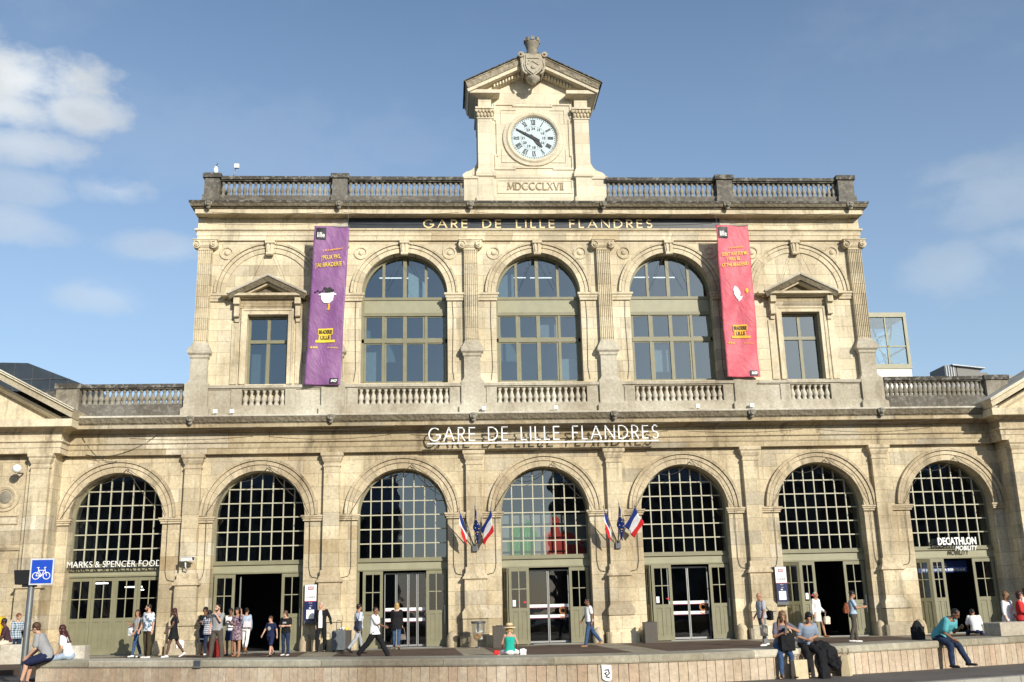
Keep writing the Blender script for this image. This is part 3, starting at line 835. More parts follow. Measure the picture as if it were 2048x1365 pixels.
def small_window(c):
    mb = MB(); zb, zt = 10.43, 13.35; hw = SW - .001
    for s in (-1, 1): mb.box(min(c + s * hw, c + s * (hw - .10)), max(c + s * hw, c + s * (hw - .10)), .30, .40, zb, zt)
    mb.box(c - hw + .1, c + hw - .1, .30, .40, zt - .10, zt); mb.box(c - hw + .1, c + hw - .1, .29, .40, 12.2, 12.34)
    mb.box(c - .07, c + .07, .31, .40, zb, 12.2); mb.box(c - .06, c + .06, .31, .40, 12.34, zt - .1)
    f = mb.build('window', M_OLIVE, st)
    g = MB(); g.add([(c - hw, .36, zb), (c + hw, .36, zb), (c + hw, .36, zt), (c - hw, .36, zt)], [(0, 1, 2, 3)]); g.build('pane', G_UP, f)
    # moulded surround
    mb = MB()
    prof = [(0, -.01), (0, .05), (.14, .05), (.16, .09), (.24, .10), (.24, -.01)]
    mb.sweep([(c + SW, 10.42), (c + SW, 13.36), (c - SW, 13.36), (c - SW, 10.42)], prof, VERT(0))
    mb.box(c - 1.20, c + 1.20, -.08, .01, 13.62, 13.98, 1)
    mb.box(c - 1.10, c + 1.10, -.10, -.079, 13.68, 13.92, 1)
    mb.sweep([(c - 1.45, 0), (c - 1.45, -.02), (c + 1.45, -.02), (c + 1.45, 0)], [(-.02, 13.98), (.2, 14.0), (.2, 14.05), (.42, 14.07), (.42, 14.17), (-.02, 14.17)], HOR)
    for s in (-1, 1):
        x = c + s * 1.24
        mb.box(x - .12, x + .12, -.40, .0, 13.72, 13.98); mb.box(x - .105, x + .105, -.26, .0, 13.28, 13.72)
        mb.lathe([(.11, -.11), (.11, .11)], (x, -.27, 13.78), 12, axis='X'); mb.lathe([(.075, -.105), (.075, .105)], (x, -.20, 13.27), 10, axis='X')
        mb.prism([(x - .08, 13.02), (x + .08, 13.02), (x + .105, 13.24), (x - .105, 13.24)], -.12, 0)
        mb.box(c + s * 1.30 - .14, c + s * 1.30 + .14, -.05, .01, 10.42, 13.0)
    sr = mb.build('window_surround', [S_TRIM, S_BROWN], st)
    mb = MB()
    hx, zl, za = 1.62, 14.20, 15.0
    mb.sweep([(c + hx, zl), (c, za), (c - hx, zl)], [(0, -.01), (0, .52), (-.04, .52), (-.09, .50), (-.09, -.01)], VERT(0), 1)
    mb.sweep([(c + hx - .02, zl - .091), (c, za - .091), (c - hx + .02, zl - .091)], [(0, -.01), (0, .46), (-.22, .43), (-.22, -.01)], VERT(0), 2)
    mb.sweep([(c + hx - .25, zl - .19), (c, za - .315), (c - hx + .25, zl - .19)], [(0, -.01), (0, .32), (-.10, .28), (-.10, -.01)], VERT(0), 0)
    mb.prism([(c - 1.1, zl - .02), (c + 1.1, zl - .02), (c, za - .42)], -.04, 0.0, 3)  # tympanum given dark stone: shade of the recess is put into its colour
    mb.build('pediment', [S_TRIM, S_CUBE, S_SIMA, S_SIMA], sr)
for c in (UX[0], UX[4]): small_window(c)

# ---- balustrades
def baluster_mesh(h, mat, r=.105):
    p = [(.95, 0), (.95, .10), (.72, .11), (.80, .16), (.62, .20), (.78, .26), (1.0, .36), (.92, .46), (.66, .58), (.45, .70), (.42, .80), (.60, .82), (.60, .86), (.5, .88), (.95, .92), (.95, 1.0)]
    return MB().lathe([(a * r, b * h) for a, b in p], seg=10).mesh('baluster', mat)
BAL_LOW = baluster_mesh(.66, S_CUBE, .115)
BAL_SIDE = baluster_mesh(.64, S_GREY, .12)
def balustrade(xa, xb, y, z0, zb, zr, zt, mats, bal=None, n=0, stuff=None, blocks=(), bx=None):
    mb = MB()
    mb.box(xa, xb, y - .20, y + .2, z0, zb - .06); mb.box(xa, xb, y - .17, y + .17, zb - .06, zb)
    mb.box(xa, xb, y - .16, y + .16, zr, zr + .05, 1); mb.box(xa, xb, y - .22, y + .22, zr + .05, zt, 1)
    for a, b, fy in blocks: mb.box(a, b, y - fy, y + .19, zb - .001, zr + .001)
    b = mb.build('balustrade', mats, st)
    a0, a1 = bx or (xa, xb)
    if stuff is None:
        for k in range(n):
            link('baluster', bal, b, (a0 + (k + .5) * (a1 - a0) / n, y, zb))
    else:
        q = MB(); h = zr - zb
        p = [(.95, 0), (.95, .10), (.72, .11), (.80, .16), (.62, .20), (.78, .26), (1.0, .36), (.92, .46), (.66, .58), (.45, .70), (.42, .80), (.60, .82), (.60, .86), (.5, .88), (.95, .92), (.95, 1.0)]
        for k in range(n): q.lathe([(u * .096, v * h) for u, v in p], (a0 + (k + .5) * (a1 - a0) / n, y, zb), 9)
        tag(q.build('balusters', stuff, b), kind='stuff')
    return b
# window parapets
for i, c in enumerate(UX):
    xl = (PX[i] + .47); xr = PX[i + 1] - .47
    hw = 1.85 if i in (1, 2, 3) else .86
    blocks = [(xl, c - hw, .10), (c + hw, xr, .10)]
    balustrade(xl, xr, -.20, 9.05, 9.48, 10.13, 10.30, [S_GREYP, S_GREYP], BAL_LOW, 15 if i in (1, 2, 3) else 7, None, [(xl, xl + .02, .16), (c - hw - .42, c - hw, .165), (c + hw, c + hw + .42, .165), (xr - .02, xr, .16), (xl, c - hw - .42, .12), (c + hw + .42, xr, .12)], (c - hw, c + hw))
# over the side bays
balustrade(-18.4, -14.40, -.15, 9.05, 9.58, 10.20, 10.40, [S_SOOT, S_DARK], BAL_SIDE, 18)
balustrade(14.40, 18.75, -.15, 9.05, 9.58, 10.20, 10.40, [S_SOOT, S_DARK], BAL_SIDE, 21)
for xa, xb in ((-19.3, -18.4), (18.75, 19.7)):
    mb = MB(); mb.box(xa, xb, -.42, .2, 9.05, 10.22); mb.box(xa - .06, xb + .06, -.48, .26, 10.22, 10.42, 1); mb.build('balustrade_pier', [S_GREY, S_DARK], st)
for xa, xb in ((-34, -19.36), (19.76, 34)):
    mb = MB(); mb.box(xa, xb, .9, 1.2, 9.0, 10.2); mb.box(xa, xb, .85, 1.25, 10.2, 10.4, 1); mb.build('parapet', [S_GREY, S_DARK], st)
# top balustrade
PB = [(-13.97, -13.35), (-8.65, -8.02), (7.87, 8.55), (13.27, 13.97)]
for a, b in PB:
    mb = MB(); mb.box(a, b, -.60, 0, 18.14, 19.20); mb.box(a - .07, b + .07, -.67, .07, 19.20, 19.40, 1); mb.box(a - .05, b + .05, -.65, .05, 18.141, 18.42)
    mb.build('balustrade_pier', [S_SOOT, S_DARK], st)
for a, b, n in ((-13.35, -8.65, 21), (-8.02, -3.1, 22), (3.05, 7.87, 21), (8.55, 13.27, 21)):
    balustrade(a, b, -.3, 18.14, 18.46, 19.12, 19.32, [S_SOOT, S_DARK], None, n, S_GREY)
for s in (-1, 1):
    mb = MB(); x = s * 13.66
    mb.box(x - .2, x + .2, .01, 9, 18.14, 18.46); mb.box(x - .22, x + .22, .08, 9, 19.12, 19.32, 1)
    mb.build('balustrade', [S_GREY, S_DARK], st)

# ================================================================== CLOCK GABLE
TY = -.12
tw = MB()
def tp(x0, x1, y0, y1, z0, z1): tw.box(x0, x1, y0, y1, z0, z1)
tp(-1.80, 1.80, TY, 1.8, 19.62, 23.5)
tp(-1.78, 1.78, TY - .06, 1.7, 18.14, 19.38)
tw.sweep([(-1.78, TY), (1.78, TY)], [(-.01, 19.38), (.08, 19.38), (.12, 19.45), (.12, 19.52), (.02, 19.60), (-.01, 19.62)], HOR)
tw.prism([(-2.44, 23.5), (2.44, 23.5), (0, 24.78)], TY, 1.75)
# panel round the clock with crossetted corners
fr = [(1.68, 19.86), (1.68, 20.5), (1.60, 20.5), (1.60, 22.2), (1.68, 22.2), (1.68, 22.95), (.85, 22.95), (.85, 22.88), (-.85, 22.88), (-.85, 22.95), (-1.68, 22.95), (-1.68, 22.2), (-1.60, 22.2), (-1.60, 20.5), (-1.68, 20.5), (-1.68, 19.86), (-.85, 19.86), (-.85, 19.93), (.85, 19.93), (.85, 19.86)]
tw.sweep(fr, [(-.035, 0), (.035, 0), (.035, .05), (-.035, .05)], VERT(TY), closed=True)
for s in (-1, 1):
    for zc, zd in ((22.68, -1), (20.18, 1)):
        tw.ribbon([(s * .75, zc), (s * 1.4, zc), (s * 1.4, zc + zd * .62)], .03, TY - .03, TY)
# inscription panel frame
tw.sweep([(1.62, 18.72), (1.62, 19.30), (-1.62, 19.30), (-1.62, 18.72)], [(-.02, 0), (.02, 0), (.02, .03), (-.02, .03)], VERT(TY - .06), closed=True)
tower = tw.build('clock_gable', S_TOWER, st)
for s in (-1, 1):
    mb = MB(); x = s * 2.125; hw = .32
    mb.box(x - hw, x + hw, TY - .2, 1.7, 19.8, 22.14)
    ring3(mb, x, hw, .2, [(.0, 22.14), (.04, 22.16), (.04, 22.2), (.0, 22.24)], 0, TY)
    mb.box(x - hw - .02, x + hw + .02, TY - .22, 1.7, 22.24, 22.62)
    for k in range(-2, 3):
        mb.ball((x + k * .15, TY - .24, 22.34), (.07, .06, .11), 1, 8, 6); mb.ball((x + (k + .5) * .15, TY - .26, 22.50), (.07, .07, .09), 1, 8, 6)
    for q in (-1, 1): mb.lathe([(.09, -.08), (.09, .02)], (x + q * (hw + .02), TY - .24, 22.56), 10, 1, axis='Y')
    mb.box(x - hw - .10, x + hw + .10, TY - .30, 1.72, 22.62, 22.70)
    mb.box(x - hw + .03, x + hw - .03, TY - .19, 1.7, 22.70, 23.15)
    ring3(mb, x, hw, .2, [(.10, 19.52), (.10, 19.62), (.05, 19.68), (.05, 19.74), (.0, 19.82)], 0, TY)
    ring3(mb, x, hw + .03, .24, [(.0, 19.36), (.08, 19.42), (.08, 19.52)], 0, TY)
    mb.box(x - hw - .03, x + hw + .03, TY - .26, 1.7, 18.5, 19.36)
    ring3(mb, x, hw + .05, .28, [(.06, 18.14), (.06, 18.42), (.0, 18.5)], 0, TY)
    # entablature block and horizontal cornice return
    mb.sweep([(x - hw, 1.75), (x - hw, TY - .2), (x + hw, TY - .2), (x + hw, 1.75)], [(-.02, 23.15), (.02, 23.15), (.10, 23.2), (.30, 23.22), (.34, 23.24), (.34, 23.40), (-.02, 23.40)], HOR)
    mb.box(x - hw + .03, x + hw - .03, TY - .17, 1.7, 23.15, 23.39)
    mb.build('pilaster', [S_TOWER, S_TRIM], tower)
    # scrolled wing
    mb = MB()
    pts = [(s * 2.44, 19.42), (s * 3.12, 19.42), (s * 3.12, 19.66), (s * 2.98, 19.78)] + [(s * (2.44 + .52 * (1 - sin(a))), 19.80 + .78 * (1 - cos(a))) for a in [pi / 2 * k / 8 for k in range(1, 9)]]
    mb.prism(pts, .0, .55)
    mb.box(min(s * 2.46, s * 3.08), max(s * 2.46, s * 3.08), -.35, .6, 18.14, 19.30)
    mb.box(min(s * 2.46, s * 3.14), max(s * 2.46, s * 3.14), -.40, .65, 19.30, 19.42)
    mb.build('scroll_wing', S_TOWER, tower)
# raking cornice
mb = MB()
rk = [(2.92, 23.52), (0, 24.98), (-2.92, 23.52)]
mb.sweep(rk, [(.12, -1.7), (.12, .80), (.08, .82), (.06, .78), (-.14, .68), (-.14, -1.7)], VERT(TY), 1)
mb.sweep([(2.90, 23.36), (0, 24.81), (-2.90, 23.36)], [(.012, -1.69), (.012, .64), (-.13, .62), (-.13, .2), (-.13, -1.69)], VERT(TY), 0)
mb.sweep([(2.4, 23.45), (0, 24.64), (-2.4, 23.45)], [(.0, -.1), (.0, .22), (-.10, .18), (-.16, .12), (-.16, -.1)], VERT(TY), 0)
mb.sweep([(2.98, 23.51), (0, 25.0), (-2.98, 23.51)], [(.125, -1.72), (.125, .86), (.16, .86), (.16, -1.72)], VERT(TY), 2)
pd = mb.build('pediment', [S_TOWER, S_CARVE, S_DARK], tower)
mb = MB()
for s in (-1, 1):
    for k in range(9):
        t = .26 + .055 * k
        x = s * 2.4 * t; z = 24.64 - (24.64 - 23.45) * t - .03
        mb.box(x - .035, x + .035, TY - .34, TY, z - .13, z + .03)
tag(mb.build('dentils', S_TOWER, tower), kind='stuff')
# coat of arms and mural crown
mb = MB(); Y = TY - .93
sh = [(-.40, 1.15), (.40, 1.15), (.42, .6), (.34, .34), (.14, .16), (0, .06), (-.14, .16), (-.34, .34), (-.42, .6)]
mb.prism([(x, 23.72 + z) for x, z in sh], Y - .02, TY)
sh2 = [(x * .8, 23.80 + z * .86) for x, z in sh]
mb.prism(sh2, Y - .07, Y - .02)
for s in (-1, 1):
    mb.lathe([(.13, -.14), (.13, .12)], (s * .52, Y + .06, 24.82), 14, axis='Y'); mb.ball((s * .52, Y - .1, 24.82), (.05, .05, .05))
    mb.prism([(s * .40, 24.9), (s * .56, 24.75), (s * .52, 24.2), (s * .40, 23.98), (s * .36, 24.3)], Y + .02, TY)
    mb.tube([(s * .30, Y - .04, 23.86), (s * .44, Y, 24.02), (s * .5, Y + .02, 24.3), (s * .44, Y, 24.55)], .05)
mb.ribbon([(-.26, 24.62), (.26, 24.62)], .05, Y - .11, Y - .07); mb.ribbon([(-.24, 24.32), (-.05, 24.5), (.24, 24.3)], .06, Y - .11, Y - .07); mb.ribbon([(-.2, 24.5), (.22, 24.42)], .05, Y - .105, Y - .07)
mb.ball((0, Y - .08, 24.18), (.12, .05, .10))
mb.lathe([(.05, 23.50), (.14, 23.54), (.20, 23.64), (.30, 23.70), (.32, 23.78)], (0, Y + .22, 0), 14)
mb.build('coat_of_arms', S_GREYP, tower, (0, 0, .07))
mb = MB(); yc = Y + .25
mb.lathe([(.30, 24.85), (.30, 25.02), (.26, 25.08), (.24, 25.14), (.26, 25.2), (.24, 25.22), (.25, 25.35), (.30, 25.52), (.33, 25.60), (.33, 25.64), (.27, 25.64), (.22, 25.5), (.0, 25.48)], (0, yc, 0), 18)
for k in range(8):
    a = 2 * pi * k / 8; m = Matrix.Rotation(a, 4, 'Z')
    b0 = MB().box(-.075, .075, -.36, -.24, 25.63, 25.80)
    mb.add([m @ Vector(p) + Vector((0, yc, 0)) for p in b0.v], b0.f)
mb.build('mural_crown', S_GREY, tower, (0, 0, -.04))

# ================================================================== CORNER PAVILIONS
for s in (-1, 1):
    mb = MB(); yf = -.82; xi = WALL_X * s
    X = lambda a: s * a
    def bx(a, b, y0, y1, z0, z1, m=0): mb.box(min(X(a), X(b)), max(X(a), X(b)), y0, y1, z0, z1, m)
    bx(18.951, 19.95, yf, 1, 0, 7.58)                    # corner pier
    bx(19.95, 28, yf + .18, 1, 0, 7.58)
    pv = mb.build('pavilion', S_LOW, st)
    # pilaster of the corner
    q = MB()
    p = low_pilaster(19.40, yf, .34)
    q.add([(s * x, y, z) for x, y, z in p.v], p.f); q.mi = list(p.mi)
    q.build('pilaster', [S_LOW, S_TRIML], pv)
    q = MB()
    pth = [(18.95, 0), (18.95, yf), (28, yf)] if s > 0 else [(-28, yf), (-18.95, yf), (-18.95, 0)]
    q.sweep(pth, [(-.05, 7.56), (.25, 7.56), (.25, 7.77), (.28, 7.775), (.28, 7.96), (.30, 7.97), (.35, 8.0), (.35, 8.06), (.25, 8.07), (.25, 8.40), (-.05, 8.40)], HOR)
    q.sweep(pth, [(-.05, 8.40), (.29, 8.40), (.34, 8.46), (.42, 8.52), (.74, 8.54), (.74, 8.51), (.78, 8.51), (.78, 8.80), (-.05, 8.80)], HOR, 1)
    q.build('entablature', [S_TRIML, S_TRIM], pv)
    q = MB()
    xa, za = 23.2, 11.52; xl, zl = 18.2, 8.84
    pa = [(X(xl), zl), (X(xa), za), (X(28.2), zl)]
    if s > 0: pa = pa[::-1]
    q.sweep(pa, [(.30, -2.0), (.30, .96), (.24, .98), (.20, .9), (.0, .80), (.0, -2.0)], VERT(yf), 0)
    pa2 = [(X(xl + .5), zl + .08), (X(xa), za - .18), (X(27.7), zl + .08)]
    if s > 0: pa2 = pa2[::-1]
    q.sweep(pa2, [(.0, -.2), (.0, .42), (-.12, .36), (-.22, .22), (-.22, -.2)], VERT(yf), 0)
    q.prism([(X(xl + .6), 8.80), (X(27.6), 8.80), (X(xa), za - .2)], yf - .03, yf + .5, 0)
    q.sweep(pa, [(.305, -2.0), (.305, 1.02), (.35, 1.02), (.35, -2.0)], VERT(yf), 1)
    q.build('pediment', [S_TRIM, S_CUBE], pv)
    # roundel and tablet
    q = MB(); yb = yf + .18
    q.sweep(arc(X(20.75), 5.95, .30, 28, 0, 2 * pi)[:-1], [(0, 0), (0, .04), (.10, .08), (.13, .04), (.24, .06), (.26, 0)], VERT(yb), closed=True)
    q.ball((X(20.75), yb + .03, 5.95), (.27, .08, .27), 1)
    q.ribbon([(X(20.2), 4.95), (X(21.2), 4.95), (X(21.2), 5.25), (X(20.2), 5.25)], .05, yb - .05, yb, 0, True)
    q.sweep([(19.95, yb), (28, yb)] if s > 0 else [(-28, yb), (-19.95, yb)], [(0, 3.95), (.06, 3.95), (.10, 4.05), (.10, 4.12), (0, 4.12)], HOR)
    q.build('roundel', [S_TRIML, S_GREY], pv)

# ---- hanging cables over the arches
def cable(pts, r=.011): MB().tube(pts, r, 5).build('cable', M_CABLE, st)
def sag(a, b, d, n=8): return [(a[0] + (b[0] - a[0]) * t, a[1] + (b[1] - a[1]) * t, a[2] + (b[2] - a[2]) * t - d * 4 * t * (1 - t)) for t in [i / n for i in range(n + 1)]]
for i, c in enumerate(BX):
    y = -.17
    cable(sag((c - 1.05, y, 6.55), (c + .35, y, 7.05), .28)); cable(sag((c + .35, y, 7.05), (c + 1.45, y, 5.6 + .2 * (i % 3)), .12))
    cable([(c - 2.05, y, 5.15), (c - 1.6, y, 5.9), (c - 1.05, y, 6.55)])
    cable([(c + 1.95, -.18, 5.2), (c + 1.45, y, 6.3), (c + .35, y, 7.05)])
    for s in (-1, 1):
        if 0 < i < 6 or (i == 0 and s > 0) or (i == 6 and s < 0):
            x = c + s * 2.0
            cable([(x, -.17, 5.14), (x, -.06, 4.85), (x, -.03, 3.1), (x + s * .05, -.03, 2.85), (x + s * .12, -.03, 2.75), (x + s * .36, -.03, 2.70)])
for i, c in enumerate(UX):
    for s in (-1, 1): cable([(c + s * .2, -.2, 15.95), (c + s * .75, -.16 if i in (0, 4) else .2, 14.6)], .006)
    if i in (1, 2, 3):
        for s in (-1, 1): cable([(c + s * 2.0, -.05, 13.9), (c + s * 2.03, -.03, 13.2), (c + s * 1.98, -.03, 11.0), (c + s * 2.05, -.03, 10.5)], .010)
for k in range(6): cable(sag((PX[k] - 2.2, -.86, 8.50), (PX[k] + 2.6, -.86, 8.52), .10 + .05 * (k % 2)), .012)
for k in range(5): cable(sag((PX[k] + .3, -.70, 17.60), (PX[k + 1] - .5, -.70, 17.60), .06 + .03 * (k % 2)), .010)
cable(sag((-18.2, -.3, 8.3), (-16.8, -.2, 7.35), .35)); cable(sag((-15.3, -.3, 8.35), (-18.0, -.28, 7.6), .35))

# ================================================================== CLOCK
mb = MB()
mb.sweep(arc(0, 21.33, 1.0, 40, 0, 2 * pi)[:-1], [(0, -.02), (0, .05), (.06, .13), (.14, .16), (.22, .10), (.34, .08), (.36, -.02)], VERT(TY), closed=True)
mb.build('clock_surround', S_TOWER, tower)
ck = thing('clock', 'white round clock with black roman numerals in the gable, hands near ten to five', 'clock', (0, TY, 21.33))
M_DIAL = plain('milk glass dial', (0.50, 0.59, 0.61), 0.25, vary=.03)
M_INK = plain('black enamel', (0.012, 0.012, 0.014), 0.4)
MB().lathe([(1.0, .0), (1.0, .02), (0, .021)], (0, -.001, 0), 48, axis='Y', smooth=False).build('dial', M_DIAL, ck)
mb = MB(); Y0, Y1 = -.030, -.024
for k in range(60):
    a = 2 * pi * k / 60; r = .94; q = .022 if k % 5 else .030
    mb.prism([(r * sin(a) + q * cos(b), r * cos(a) + q * sin(b)) for b in [pi / 4 * i for i in range(8)]], Y0, Y1)
mb.sweep(arc(0, 0, .985, 48, 0, 2 * pi)[:-1], [(0, .021), (.012, .021), (.012, .03), (0, .03)], VERT(0), closed=True)
mb.sweep(arc(0, 0, .56, 48, 0, 2 * pi)[:-1], [(0, .021), (.006, .021), (.006, .028), (0, .028)], VERT(0), closed=True)
mb.build('minute_track', M_INK, ck)
ROM = {'I': [[(0, 0), (0, 1)]], 'V': [[(-.38, 1), (0, 0)], [(0, 0), (.38, 1)]], 'X': [[(-.38, 1), (.38, 0)], [(-.38, 0), (.38, 1)]]}
ROMW = {'I': .42, 'V': .92, 'X': .95}
for h in range(1, 13):
    s = ['I', 'II', 'III', 'IIII', 'V', 'VI', 'VII', 'VIII', 'IX', 'X', 'XI', 'XII'][h - 1]
    mb = MB(); tot = sum(ROMW[ch] for ch in s); x = -tot / 2; a = 2 * pi * h / 12; hh = .22; ww = .115
    for ci, ch in enumerate(s):
        x += ROMW[ch] / 2
        for si, ln in enumerate(ROM[ch]):
            th = .036 if not (ch in 'VX' and si) else .016
            pl = []
            for u, v in ln:
                px, pz = (x + u) * ww, .64 + v * hh
                pl.append((px * cos(a) + pz * sin(a), -px * sin(a) + pz * cos(a)))
            mb.ribbon(pl, th, Y0 - .0012 * si, Y1)
        x += ROMW[ch] / 2
    for v in (.64, .86):
        w2 = tot * ww / 2
        pl = [(u * cos(a) + v * sin(a), -u * sin(a) + v * cos(a)) for u in (-w2, w2)]
        mb.ribbon(pl, .018, Y0 - .003, Y1)
    mb.build('roman_numeral', M_INK, ck)
for h in range(13, 25):
    a = 2 * pi * h / 12
    text(str(h), .17, M_INK, ck, (.45 * sin(a), -.026, .45 * cos(a) - .055), 'numeral', depth=.006, bold=.006)
mb = MB(); a = R(-61)
mb.prism([(u * cos(a) + v * sin(a), -u * sin(a) + v * cos(a)) for u, v in ((-.05, -.30), (.05, -.30), (.065, -.05), (.05, .3), (.02, .86), (-.02, .86), (-.05, .3), (-.065, -.05))], -.075, -.062); mb.build('minute_hand', M_INK, ck)
mb = MB(); a = R(140)
mb.prism([(u * cos(a) + v * sin(a), -u * sin(a) + v * cos(a)) for u, v in ((-.05, -.2), (.05, -.2), (.06, .05), (.09, .32), (.02, .58), (-.02, .58), (-.09, .32), (-.06, .05))], -.057, -.045); mb.build('hour_hand', M_INK, ck)
mb = MB(); stroke_text(mb, 'MDCCCLXVII', -1.20, 1.22, 18.86, .34, TY - .095, TY - .055, .05, serif=.05, gap=.14)
mb.build('date_inscription', stone('carved shadow stone', (0.36, 0.29, 0.18), None, .3), tower)

# ================================================================== SIGNS ON THE FACADE
s1 = thing('gilded_name_sign', 'long black panel with gilded serif letters GARE DE LILLE FLANDRES under the top cornice', 'sign', (0, -.104, 17.32))
MB().box(-8.0, 8.0, -.03, 0, -.27, .245).build('panel', M_BLACKP, s1)
for wd_ in stroke_text(MB(), 'GARE DE LILLE FLANDRES', -4.82, 5.02, -.19, .36, -.06, -.03, .058, serif=.045, gap=.36, space=.62): wd_.build('lettering', M_GOLD, s1)
for x in (-8.35, 8.35):
    mb = MB(); mb.box(x - .33, x + .33, -.11, -.10, 17.06, 17.55); mb.build('pale_patch', S_CUBE, st)
s2 = thing('station_name_sign', 'white sans serif letters GARE DE LILLE FLANDRES on a thin rail above the central arches', 'sign', (0, -.70, 7.75))
for wd_ in stroke_text(MB(), 'GARE DE LILLE FLANDRES', -4.62, 4.62, .12, .55, -.05, .01, .047, gap=.25, space=.46): wd_.build('lettering', M_WHITE, s2)
mb = MB(); mb.box(-4.66, 4.60, -.05, .04, 0, .055); mb.build('rail', M_WHITE, s2)
for x in (-4.2, -2.1, 0, 2.1, 4.2): MB().tube([(x, .02, .02), (x, .44, .1)], .02, 6).build('bracket', M_DGREY, s2)

s3 = thing('food_shop_sign', 'white letters MARKS & SPENCER FOOD across the left end arch above the closed doors', 'sign', (BX[0], .20, 3.30))
text('MARKS & SPENCER FOOD', .34, M_WHITE, s3, (0, 0, 0), depth=.05, fit=3.55, bold=-.003)
MB().box(-1.76, 1.76, .02, .06, -.05, -.01).build('rail', M_BLACK, s3)
for x in (-1.5, 0, 1.5): MB().box(x - .015, x + .015, .04, .35, -.04, -.015).build('bracket', M_BLACK, s3)
s4 = thing('sports_shop_sign', 'bold white letters DECATHLON with handwritten MOBILITY over the right end doorway', 'sign', (BX[6], .18, 3.30))
text('DECATHLON', .40, M_WHITE, s4, (.12, 0, .18), depth=.06, fit=1.62, bold=.012)
text('MOBILITY', .26, M_WHITE, s4, (.45, -.01, -.06), depth=.04, fit=.95, bold=.004, shear=.3)
MB().box(-.9, 1.1, .06, .10, .12, .15).build('rail', M_BLACK, s4)
s5 = thing('welcome_banner', 'blue overhead banner with white words hanging inside the right end doorway', 'sign', (BX[6] - .12, 1.3, 2.42))
MB().box(-1.0, 1.1, 0, .02, 0, .46).build('panel', plain('blue banner cloth', (.015, .05, .22)), s5)
M_LIT = plain('white film', (.75, .8, .85))
text('US SOUHAITE LA BIENVENUE', .13, M_LIT, s5, (.05, -.015, .05), depth=.01, fit=1.9, bold=.004)
text('DECATHLON', .11, M_LIT, s5, (-.2, -.015, .30), depth=.01, fit=.8); MB().box(-.62, .22, -.015, -.005, .20, .26).build('white_stripe', M_LIT, s5)

def gare_sign(x, z, where):
    g = thing('station_sign_box', where, 'sign', (x, -.16, z), group='upright station sign boxes'); g.scale = (.76, .9, .73)
    mb = MB(); mb.box(-.30, .30, -.02, .18, 0, 2.02); mb.build('case', M_DGREY, g)
    MB().box(-.29, .29, -.04, -.021, 1.16, 2.0).build('white_panel', M_WHITE, g)
    MB().box(-.29, .29, -.04, -.021, .18, 1.14).build('navy_panel', M_NAVY, g)
    MB().box(-.29, .29, -.041, -.022, 1.135, 1.165).build('red_stripe', M_RED, g)
    MB().prism([(-.13, 1.74), (.13, 1.74), (.17, 1.90), (-.13, 1.90)], -.055, -.041).build('logo_patch', plain('plum red enamel', (.28, .02, .05)), g)
    text('SNCF', .13, M_WHITE, g, (0.01, -.058, 1.775), depth=.004, fit=.24, bold=.004)
    text('GARE', .17, M_DGREY, g, (0, -.044, 1.30), depth=.006, fit=.46)
    text('métro', .07, M_WHITE, g, (0, -.044, 1.04), depth=.006)
    text('train', .07, M_WHITE, g, (.02, -.044, .90), depth=.006); MB().ball((-.02, -.042, .80), (.06, .008, .035)).build('symbol', M_WHITE, g)
    MB().box(-.19, .19, -.05, -.041, .26, .72).build('notice', M_PAPER, g)
gare_sign(-9.16, 1.0, 'upright white and navy GARE sign box beside the suited man with the suitcase')
gare_sign(9.30, 1.27, 'upright white and navy GARE sign box left of the second doorway from the right')

